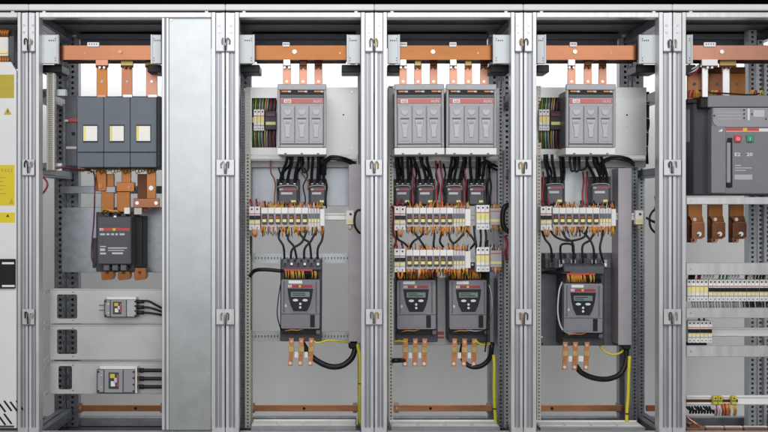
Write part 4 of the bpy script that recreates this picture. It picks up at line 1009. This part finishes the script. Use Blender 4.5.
# six cables terminal row -> starter
def six(pts_list, label, group, r=1.15):
    for pts in pts_list: cable(pts, r, label, group)
def C(x0, y0, *p):
    return [(x0, y0, .21)] + [(a, b, .188 if i % 2 else .196) for i, (a, b) in enumerate(p[:-1])] + [(p[-1][0], p[-1][1], .20)]
six([C(280, 230, (278.8, 238), (283.6, 247), (284.6, 264)), C(289.6, 230, (288, 239), (294, 247), (297.6, 263)), C(297, 230, (304, 239), (309.6, 244), (311.6, 263)),
     C(307, 230, (302, 242), (292, 250), (290.8, 264)), C(317, 229, (311, 241), (304.6, 249), (304.4, 264)), C(323.4, 229, (322, 240), (317.8, 249), (317.8, 264))],
    'black cable from the terminal row down to the soft starter by the galvanized cover', 'starter cables by the galvanized cover')
six([C(396, 231, (398, 239), (404, 243), (409, 248)), C(412, 229, (417, 236), (422, 243), (426, 250)), C(424.4, 229, (421, 236), (413, 242), (409, 250)), C(434, 230, (434.4, 236), (433.6, 243), (434, 250)), C(444, 229, (441, 236), (440, 242), (444, 248)),
     C(449, 229, (449.6, 238), (453.8, 243), (460, 238), (465.6, 231)), C(466, 230, (472, 237), (474.6, 243), (470, 249)), C(474, 226, (474.8, 236), (476, 244), (477, 256)), C(480.4, 229, (481, 236), (480.8, 242), (480, 248)), C(485.4, 229, (486, 236), (485.8, 242), (485.4, 248))],
    'black cable weaving between the upper and lower terminal rows', 'cables between the two terminal rows')
six([C(542, 231, (545, 239), (550.6, 247), (552, 262)), C(550.6, 231, (556, 237), (566, 240.6), (576, 240), (584, 237), (587, 231)), C(562, 231, (566, 238), (573, 244), (573.4, 263)), C(595.4, 230, (590, 240), (582.6, 246), (583, 263)),
     C(584, 233, (590, 240), (593.6, 249), (594, 264)), C(603.6, 230, (601.4, 240), (600, 249), (603.6, 263)), C(561.4, 264, (560.4, 252), (561, 245.4), (566, 243.6), (572, 245), (573, 252))],
    'black cable from the terminal row down to the starter on the dark plate', 'starter cables over the dark plate')
cable([(248.6, 285, .30), (250.4, 276, .25), (255, 270.6, .20), (265, 269.6, .185), (282, 271, .182)], 1.9, 'thick black control cable curving into the starter by the galvanized cover')
cable([(251, 236, .24), (250.8, 260, .25), (250.6, 290, .26), (250.8, 330, .26)], .9, 'black cable running down along the beige upright by the galvanized cover')
cable([(541, 272, .33), (550, 272.6, .25), (560, 273, .2), (570, 273.6, .185)], 1.8, 'thick black control cable reaching the starter on the dark plate')
cable([(280.6, 284, .21), (278.2, 300, .2), (277.4, 316, .2), (281, 330, .21)], .55, 'thin black wire bowed along the starter by the galvanized cover', cat='wire', name='wire')
cable([(562, 282, .22), (559, 292, .20), (557.8, 312, .195), (561, 327, .19), (568, 333, .18), (577, 331.6, .185)], .8, 'grey and black wire bowed round the starter on the dark plate', m='print_grey', cat='wire', name='wire')
cable([(488.6, 284, .23), (491.8, 296, .21), (491.4, 315, .2), (486.6, 327, .26), (478, 331, .255), (466, 330, .26)], .7, 'grey wire bowed round the second paired starter', m='zinc_mid', cat='wire', name='wire')
cable([(487.6, 240, .22), (487.4, 280, .24), (487, 330, .24), (485, 352, .24)], .8, 'black wire hanging down beside the second paired starter', cat='wire', name='wire')
tails((291.4, 301.4, 311.2), 338, .20, 'the starter by the galvanized cover')
tails((405.4, 415.4, 424.6), 338.6, .28, 'the first paired starter', -1)
tails((454.6, 464.6, 474.4), 338.6, .28, 'the second paired starter', -1.6)
t = Thing('clamp_bar', 'bar of six cable clamps at the head of the dark starter plate', 'clamp bar')
t.box('bar', 545.6, 259, 611, 268.6, .25, .109, 'graphite', None, .004)
for i, x in enumerate((552, 561.6, 573.2, 583.2, 594, 604.4)):
    t.box('clamp', x - 3, 259.6, x + 3, 267.4, .236, .0135, 'zinc_mid' if i % 3 else 'charcoal')
    t.part('bolt', MB().disc(x + 1, 264.6, .2325, 1.4, .003, 10), ['black', 'tin', 'black', 'tin', 'charcoal', 'tin'][i])
    t.box('rib', x - 7, 253.4, x - 3.6, 258.8, .30, .055, 'zinc_dark')
t.done()
tails((565.6, 575.6, 587), 342, .20, 'the starter on the dark plate', -2)
# motor cables
cable([(301, 341, .215), (306, 349, .22), (314, 358.6, .225), (328, 366, .23), (341, 366, .235), (351, 359, .24), (354.8, 350, .25), (355.2, 340, .26)], 2.9, 'thick black motor cable looping from the copper straps by the galvanized cover')
cable([(463, 344, .30), (461.6, 352, .305), (463.6, 361, .30), (471, 366.6, .29), (481, 366, .28), (489, 359, .275), (491.6, 348, .26), (492, 343, .27)], 2.4, 'thick black motor cable looping under the second paired starter')
cable([(576, 366, .225), (582, 373, .225), (594, 378, .23), (608, 379, .24), (620, 374, .25), (625.6, 363, .26), (626.4, 348, .265)], 2.7, 'thick black motor cable looping under the dark starter plate')
cable([(392, 360.6, .23), (398, 360.4, .23), (404, 360.4, .285)], 2.4, 'short black cable stub at the first paired starter straps')
S('cable_gland', MB().pbox(348.6, 340, 358.6, 349, .235, .06, .006), 'black', 'black cable gland under the duct by the galvanized cover', 'gland')
S('cable_gland', MB().pbox(622.4, 341, 631, 350, .24, .06, .006), 'black', 'black cable gland under the duct of the dark-plate starter bay', 'gland')
# ducts
def duct(x0, y0, x1, y1, d, th, label):
    t = Thing('cable_duct', label, 'duct', 'upright cable ducts')
    t.box('cover', x0, y0, x1, y1, d, .004, 'duct', None, .001); t.part('body', MB().pbox(x0 + .4, y0 + .3, x1 - .4, y1 - .3, d + .0042, th), 'duct'); t.done()
duct(348.6, 164, 360.8, 343, .235, .10, 'purplish grey upright cable duct beside the single starter by the galvanized cover')
duct(618.2, 168, 631.6, 345, .235, .115, 'purplish grey upright cable duct beside the dark starter plate')
duct(487, 168, 496.8, 205, .30, .05, 'short grey upright duct beside the fourth contactor')
# earth wires
for (pts, nm) in (([(356.4, 342, .245), (358.6, 350, .235), (360, 360, .225), (360, 380, .22), (359.6, 402, .22), (360, 425, .24)], 'by the galvanized cover'),
                  ([(493.6, 355, .25), (494.4, 365, .235), (494.2, 385, .23), (494.6, 405, .23), (496, 426, .24)], 'of the twin-starter bay'),
                  ([(629.6, 356, .25), (628.6, 376, .24), (628.2, 394, .235), (627, 410, .235), (626.6, 427, .24)], 'of the dark-plate starter bay')):
    x, y, dd = pts[3]
    cable(pts, 1.75, 'yellow-green earth cable running down beside the post ' + nm, 'upright earth cables', 'earth_wire', ends=None)
    S('cable_tie', MB().cyl(W(x, y + 3, dd), W(x, y + 4.2, dd), .0082, 12), 'black', 'black cable tie round the earth cable ' + nm, 'cable tie', 'cable ties on the earth cables')
for (pts, nm) in (([(313, 339.6, .22), (316, 342.6, .215), (322, 342, .22), (328, 340.4, .23), (340, 341, .24), (349, 342.6, .26)], 'by the galvanized cover'),
                  ([(475, 340, .22), (480, 344, .23), (487, 344.6, .25), (491, 343.4, .27)], 'of the second paired starter'),
                  ([(394, 341.6, .27), (400, 341, .25), (406, 342, .23)], 'of the first paired starter'),
                  ([(599.6, 346, .24), (604, 351, .24), (612, 354.4, .245), (620, 353, .255), (624, 349, .27)], 'under the dark starter plate')):
    cable(pts, 1.05, 'thin yellow earth wire ' + nm, 'thin yellow earth wires', 'earth_wire', cat='wire', name='wire')
# looped leads beyond the rail ends
cable([(361, 210, .15), (357, 211, .15), (354.6, 217, .15), (355, 226, .15), (358.6, 232, .15), (361, 233, .16)], 1.2, 'black cable loop beyond the rail end by the galvanized cover')
cable([(660, 208, .16), (653, 211, .15), (649.6, 218, .15), (650.6, 227, .15), (655, 232.4, .15), (660, 233, .16)], 1.1, 'black cable loop beyond the rail end of the dark-plate starter bay')
cable([(647, 218, .3), (652, 221, .2), (660, 224, .16)], 1.3, 'short black lead crossing the loop in the dark-plate starter bay')
cable([(511, 204, .16), (505, 207, .15), (502.6, 215, .15), (503.4, 226, .15), (508, 231, .15), (511, 232, .16)], 2.6, 'fat black cable loop against the post of the twin-starter bay')
cable([(505, 236, .22), (507, 244, .2), (505.6, 252, .2), (507, 260, .22)], 1.4, 'red cable tail below the fat black loop in the twin-starter bay', m='crimson')
cable([(392, 206, .2), (394, 212, .23), (393.4, 232, .23), (396, 240, .22), (394, 248, .22)], 1.2, 'dark red cable down the beige upright between the two terminal rows', m='crimson')
cable([(655, 196, .2), (656, 204, .18), (654.6, 209, .17)], .9, 'red wire tip above the black loop of the dark-plate starter bay', m='crimson', cat='wire', name='wire')

# ------------------------------------------------------------------ bay 6
t = Thing('air_breaker', 'big grey air circuit breaker with red and green buttons', 'circuit breaker')
d = .09
t.box('body', 693, 98, 806, 195, d + .06, .25, 'charcoal', None, .004)
t.box('side_insulator', 689, 108, 693.4, 142, d + .10, .08, 'grey_plastic_light', None, .004)
t.box('top_bar', 708, 95.4, 806, 107.2, d + .01, .06, 'breaker_grey', None, .003); t.box('top_bar_end', 700, 96, 708.4, 108, d + .02, .05, 'black', None, .004)
f = t.box('front', 712, 107.8, 806, 194, d, .0595, 'breaker_grey', None, .004)
t.box('left_bezel', 711.4, 126, 726, 193, d - .006, .0058, 'breaker_grey', f, .003)
up = t.part('upper_panel', MB().prism([(713, 109), (806, 109), (806, 127), (719, 127), (714.6, 124.6), (713, 121)], d - .005, .0048), 'grey_plastic', f)
t.box('panel_edge', 713.6, 107.9, 806, 108.9, d - .006, .0058, 'grey_plastic_light', f, .0005)
for y in (112, 115.2, 118.6): t.box('print_line', 717.4, y, 741.5, y + .8, d - .0056, .0005, 'grey_plastic_light', f, 0)
t.box('white_bar', 747.8, 108.6, 749.8, 120.4, d - .0075, .0024, 'white', f, .0005); t.part('screw', MB().disc(714.4, 115.6, d - .007, 1.0, .0018, 10), 'charcoal', f)
t.box('display', 753.5, 110, 764.5, 117, d - .0062, .0011, 'print_grey', f, .0005)
for (x, y) in ((744.2, 110), (744.2, 114), (744.2, 118), (752, 114), (766, 119)): t.part('indicator', MB().disc(x, y, d - .0065, .9, .0013, 10), 'charcoal', f)
t.box('pale_stripe', 716, 128.4, 806, 131.6, d - .0012, .001, 'clear', f, 0); t.box('red_stripe', 722.6, 128.2, 759, 131.0, d - .002, .0007, 'red_bright', f, 0); t.box('yellow_dot', 743, 127.8, 747.2, 131.8, d - .0026, .0005, 'yellow', f, 0)
t.part('white_arrow', MB().prism([(718, 131.6), (722.4, 128.6), (722.4, 131.6)], d - .0075, .0012), 'white', f)
for (x, m, s) in ((734.6, 'red_bright', 'O'), (747.0, 'green', 'I')):
    q = t.box('push_button', x, 135.0, x + 6.8, 141.8, d - .010, .0098, m, f, .002)
    t.part('lettering', text_mb(s, x + (2.0 if s == 'O' else 2.9), 140.2, d - .0106, 2.9), 'white', f)
t.box('lock_square', 727.6, 137.8, 732.4, 141.4, d - .0085, .0023, 'black', f, .0005)
t.box('handle_slot', 726.2, 141.6, 732.4, 187.5, d - .001, .0008, 'black', f, 0); h = t.box('charging_handle', 727, 142.4, 731, 183, d - .012, .0108, 'grey_plastic', f, .003)
t.part('handle_tip', MB().prism([(726.6, 183.4), (731.4, 183.4), (730.6, 187.6), (728, 187)], d - .008, .006), 'black', f)
t.part('lettering', text_mb('E2', 734.8, 156.0, d - .0006, 3.4, 5.6), 'white', f); t.part('lettering', text_mb('20', 746.6, 156.0, d - .0006, 3.4, 6.0), 'white', f)
for (a, y, c, h_) in ((735, 165, 741, .8), (735, 167.6, 752, .7), (735, 170, 746, .7), (734.6, 174.6, 752.4, 5)): t.box('print_line', a, y, c, y + h_, d - .0006, .0005, 'print_grey' if h_ < 2 else 'grey_plastic_light', f, 0)
t.done()
t = Thing('breaker_wiring', 'black and yellow auxiliary wires along the top of the air circuit breaker', 'wires')
t.part('main_wire', MB().ptube([(694, 93, .16), (699, 90.4, .14), (710, 92.6, .12), (730, 93.6, .12), (752, 95, .12), (760, 93.4, .13)], .8, 8, 4), 'black')
for m, xs in (('yellow_wire', (696, 711, 714, 752, 760)), ('amber_wire', (690, 694, 716, 750)), ('crimson', (688, 692, 717.4, 754))):
    mb = MB()
    for x in xs: mb.ptube([(x, 97.6, .14), (x + .6, 92.6, .125), (x + 2, 90.6, .13), (x + 3, 95, .135)], .75, 6, 3)
    t.part('wire_bundle', mb, m, None, None, 'stuff')
t.box('socket_block', 687, 99, 699, 103, .14, .08, 'black'); t.done()
for i, (x0, x1, m) in enumerate(((687.4, 702, 'copper'), (708.6, 726.5, 'copper'), (730.2, 745.4, 'copper_ochre'))):
    t = Thing('copper_plate', '%s upright copper plate behind the tinned droppers in the air-breaker bay' % ['first', 'second', 'third'][i], 'copper plate', 'copper plates above the air circuit breaker')
    p = t.box('plate', x0, 72, x1, 100, .30, .01, m); t.part('bolt', MB().disc((x0 + x1) / 2, 84, .296, 1.5, .0038, 10), 'zinc_dark', p)
    t.part('clamp', MB().pbox(x0, 67, x1, 73, .285, .02), 'copper_dark'); t.done()
S('cable_clamp', MB().prism([(685.6, 65), (690, 64), (692, 67), (691, 72), (687, 74), (685.4, 71)], .05, .04), 'black', 'black cable clamp on the post above the air circuit breaker', 'clamp')
for i in range(3):
    cable([(688, 76 - i * 2.6, .12), (694, 74 - i * 3, .11), (699, 68 - i * 1.5, .13), (701, 63, .17)], .8, 'pale pink wire curving behind the first busbar clamp of the air-breaker bay', 'pink wires of the air-breaker bay', m='white_lilac' if i else 'crimson', cat='wire', name='wire')
t = Thing('side_wiring', 'dark red wiring panel beside the air circuit breaker', 'wiring'); t.box('panel', 685.8, 100, 694, 192, .30, .02, 'copper_dark')
t.box('yellow_block', 689, 149, 694, 157, .27, .0295, 'yellow_olive'); t.box('black_block', 687, 160, 692.6, 164, .27, .0295, 'black')
for y in (140, 146, 170, 178, 186): t.part('wire', MB().ptube([(686, y, .28), (690, y + 2, .26), (694, y + 1, .27)], .8, 6, 4), 'brown_wire' if y % 4 else 'crimson')
t.done()
def panel_bar(y0, y1, label, d=.02, m='frame'):
    t = Thing('panel_bar', label, 'bar', 'pale cross bars of the air-breaker bay')
    p = t.box('face', 686.3, y0, 808, y1, d, .02, m, None, .002)
    t.part('screw', MB().disc(691, (y0 + y1) / 2, d - .002, 1.0, .0018, 10), 'galv', p); t.done()
panel_bar(197.0, 204.4, 'pale grey cross bar carrying the air circuit breaker')
panel_bar(262.8, 275, 'pale grey cross bar above the long row of small breakers')
panel_bar(307.8, 318.2, 'pale grey cross bar between the two rows of small breakers')
panel_bar(345.8, 357.0, 'pale grey cross bar under the short row of small breakers')
for i, x in enumerate((687.4, 708.0, 729.2)):
    t = Thing('breaker_terminal', '%s folded copper terminal stub from the post, below the air circuit breaker' % ph[i], 'copper stub', 'copper terminal stubs below the air circuit breaker')
    t.box('upper_plate', x + .6, 197.6, x + 14.8, 217, .20, .012, 'copper_ochre'); t.box('rear_leg', x, 204, x + 7, 242.6, .2125, .012, 'copper_dark')
    t.part('fold', MB().prism([(x + 2, 216), (x + 15, 216), (x + 16.6, 222.5), (x + 5, 222.5)], .19, .022), 'copper_brown')
    b_ = t.part('front_face', MB().prism([(x + 4.6, 222.6), (x + 17.4, 222.6), (x + 17.4, 236.8), (x + 14, 239), (x + 4.6, 239)], .172, .012), 'copper')
    t.part('bolt', MB().disc(x + 12, 234, .165, 2.3, .0068, 14), 'tin', b_); t.part('bolt_hole', MB().disc(x + 11, 234.8, .1638, 1.0, .001, 8), 'black', b_)
    t.part('bolt', MB().disc(x + 7.4, 219.4, .186, 1.8, .0038, 12), 'steel'); t.part('lower_lug', MB().disc(x + 7, 240, .176, 3.0, .03, 12), 'copper_pale'); t.part('lower_hole', MB().disc(x + 6, 240.4, .1748, 1.3, .001, 8), 'black'); t.done()
# long row of small breakers
row_y = (281.0, 301.6)
mcb(687.2, 279.6, 708.2, 301.4, .045, .07, 'six-way white breaker block with a yellow band at the start of the long row', 5, False, False, 'small breakers of the long row', None, True)
x = 708.6; k = 0
ordn = ['first', 'second', 'third', 'fourth', 'fifth', 'sixth', 'seventh']
while x < 784:
    mcb(x, 279.6, x + 12.6, 301.4, .045, .07, '%s three-pole black-toggle breaker after the yellow-band block in the long row' % ordn[k], 3, True, True, 'small breakers of the long row', None)
    x += 12.75; k += 1
t = Thing('breaker_wiring', 'row of short black, green and white wires above and below the long breaker row', 'wires')
for m, xs in (('black', (689, 690.5, 692.5, 694, 746, 757, 760, 763, 770, 776)), ('white', (704, 707, 710, 713, 729, 732, 735, 738, 748, 752)), ('green_wire', (719.5, 723, 726.6, 754, 764.6)), ('crimson', (698, 700))):
    mb = MB()
    for x in xs: mb.ptube([(x, 281, .075), (x, 277.6, .068), (x + .6, 274.6, .08), (x + .6, 272, .11)], .95, 6, 3)
    t.part('wire_bundle', mb, m, None, None, 'stuff')
R = random.Random(5)
for m, rng in (('grey_plastic', (692, 744)), ('black', (743, 784))):
    mb = MB(); x = rng[0]
    while x < rng[1]:
        mb.ptube([(x, 300.5, .075), (x + .3, 304, .068), (x + .8, 308, .08), (x + 1, 310, .11)], .75, 6, 3); x += R.uniform(1.5, 3.2)
    t.part('wire_bundle', mb, m, None, None, 'stuff')
t.done()
mcb(688.0, 320.8, 700, 342.8, .045, .07, 'three-pole small breaker against the post, short row in the air-breaker bay', 3, True, True, 'small breakers of the short row', None)
mcb(700.2, 320.8, 712.2, 342.8, .045, .07, 'three-pole small breaker at the open rail side, short row in the air-breaker bay', 3, True, True, 'small breakers of the short row', None)
cable([(699, 321.6, .07), (699, 317.4, .062), (700, 314.4, .075), (700, 312, .1)], .9, 'short black wire above the short breaker row', 'wires above the short breaker row', cat='wire', name='wire')
cable([(704, 321.6, .07), (704, 317.4, .062), (705, 314.4, .075), (705, 312, .1)], .9, 'short black wire above the short breaker row', 'wires above the short breaker row', cat='wire', name='wire')
for (y, nm) in ((287, 'long'), (327.6, 'short')):
    S('din_rail', MB().pbox(686.4, y, 808, y + 9, .1155, .01).pbox(686.4, y + .3, 808, y + 2, .109, .0062).pbox(686.4, y + 7, 808, y + 8.6, .109, .0062), 'white', 'white mounting rail behind the %s row of small breakers' % nm, 'rail', 'rails of the small breakers')
S('rail_foot', MB().pbox(688.4, 343, 707, 347, .06, .05), 'black', 'black bracket under the short row of small breakers', 'bracket')
# earth terminal rail
S('din_rail', MB().pbox(686.4, 395.6, 808, 405, .10, .012).pbox(686.4, 396, 808, 397.6, .0935, .0062).pbox(686.4, 403, 808, 404.6, .0935, .0062), 'white', 'white rail carrying three yellow earth terminals in the air-breaker bay', 'rail')
S('copper_strip', MB().pbox(686.4, 399.4, 738, 402.2, .0955, .004), 'copper_brown', 'thin copper strip along the rail with yellow earth terminals', 'copper strip')
for i, x in enumerate((713.4, 718.4, 732)):
    t = Thing('earth_terminal', ['first yellow earth terminal of the close pair on the white rail', 'second yellow earth terminal of the close pair on the white rail', 'yellow earth terminal standing apart on the white rail'][i], 'terminal', 'yellow earth terminals')
    p = t.box('body', x, 396.2, x + 4.4, 404.6, .07, .0225, 'yellow'); t.part('screw', MB().disc(x + 2.2, 398.4, .0685, .9, .0014, 8), 'charcoal', p); t.box('stripe', x + .2, 400.2, x + 4.2, 401.6, .0688, .001, 'green_wire', p, 0); t.done()
t = Thing('earth_wiring', 'black corrugated and orange wires under the yellow earth terminals', 'wires')
mb = MB()
for i in range(9): mb.ptube([(686 + i * 2.9, 406.6, .11), (688 + i * 2.9, 408.4 + (i % 3), .095), (690.4 + i * 2.9, 410.6, .105), (690 + i * 2.9, 413, .12)], 1.1, 6, 3)
t.part('wire_bundle', mb, 'black', None, None, 'stuff')
for m, xs in (('orange_wire', (723, 726, 729, 735)), ('crimson', (716, 722, 725, 728)), ('white_lilac', (714.6, 719)), ('yellow_wire', (727.6, 733.6))):
    mb = MB()
    for x in xs: mb.ptube([(x, 404, .085), (x + .3, 407.6, .075), (x + 1, 411.4, .09), (x + .2, 415, .11)], 1.0, 6, 3)
    t.part('wire_bundle', mb, m, None, None, 'stuff')
t.done()
# neutral bars at the bottom
for i, (x0, x1) in enumerate(((686.6, 705), (706.4, 724), (725.4, 743), (744.6, 768), (769.4, 790))):
    t = Thing('copper_bar', '%s pinkish copper bar block along the bottom of the air-breaker bay, counted from the post' % ['first', 'second', 'third', 'fourth', 'fifth'][i], 'copper bar', 'copper blocks at the bottom of the air-breaker bay')
    p = t.box('bar', x0, 428.4 if i else 427.6, x1, 440, .07, .05, 'copper_pale'); t.box('edge_strip', x0, 426.6, x1, 428.2, .10, .02, 'tray') if i else t.box('raised_end', x0 + 3, 424.6, x0 + 10, 427.5, .075, .04, 'copper', p)
    t.part('bolt', MB().disc((x0 + x1) / 2, 434, .066, 1.8, .0038, 10), 'tin', p); t.done()
cable([(686.4, 416, .12), (690, 419.6, .11), (696, 423.6, .10), (699, 426, .09)], 1.3, 'pink wire slanting to the first copper bar block of the air-breaker bay', m='copper_pale', cat='wire', name='wire')
# uprights in bay 6 and its inner flange
for i, (x0, x1, d_) in enumerate(((748.5, 756.5, .48), (757.5, 763.5, .50), (764.2, 772, .47))):
    S('mounting_upright', MB().pperf(x0, 30 + 10 * i, x1, 428, d_, 5.2, 2.6, 2.6, .05), ['bracket', 'frame', 'bracket'][i], ['perforated galvanized upright nearest the copper stubs in the air-breaker bay', 'pale upright between two perforated ones in the air-breaker bay', 'perforated galvanized upright furthest from the copper stubs in the air-breaker bay'][i], 'upright', 'mounting uprights inside the cabinets')
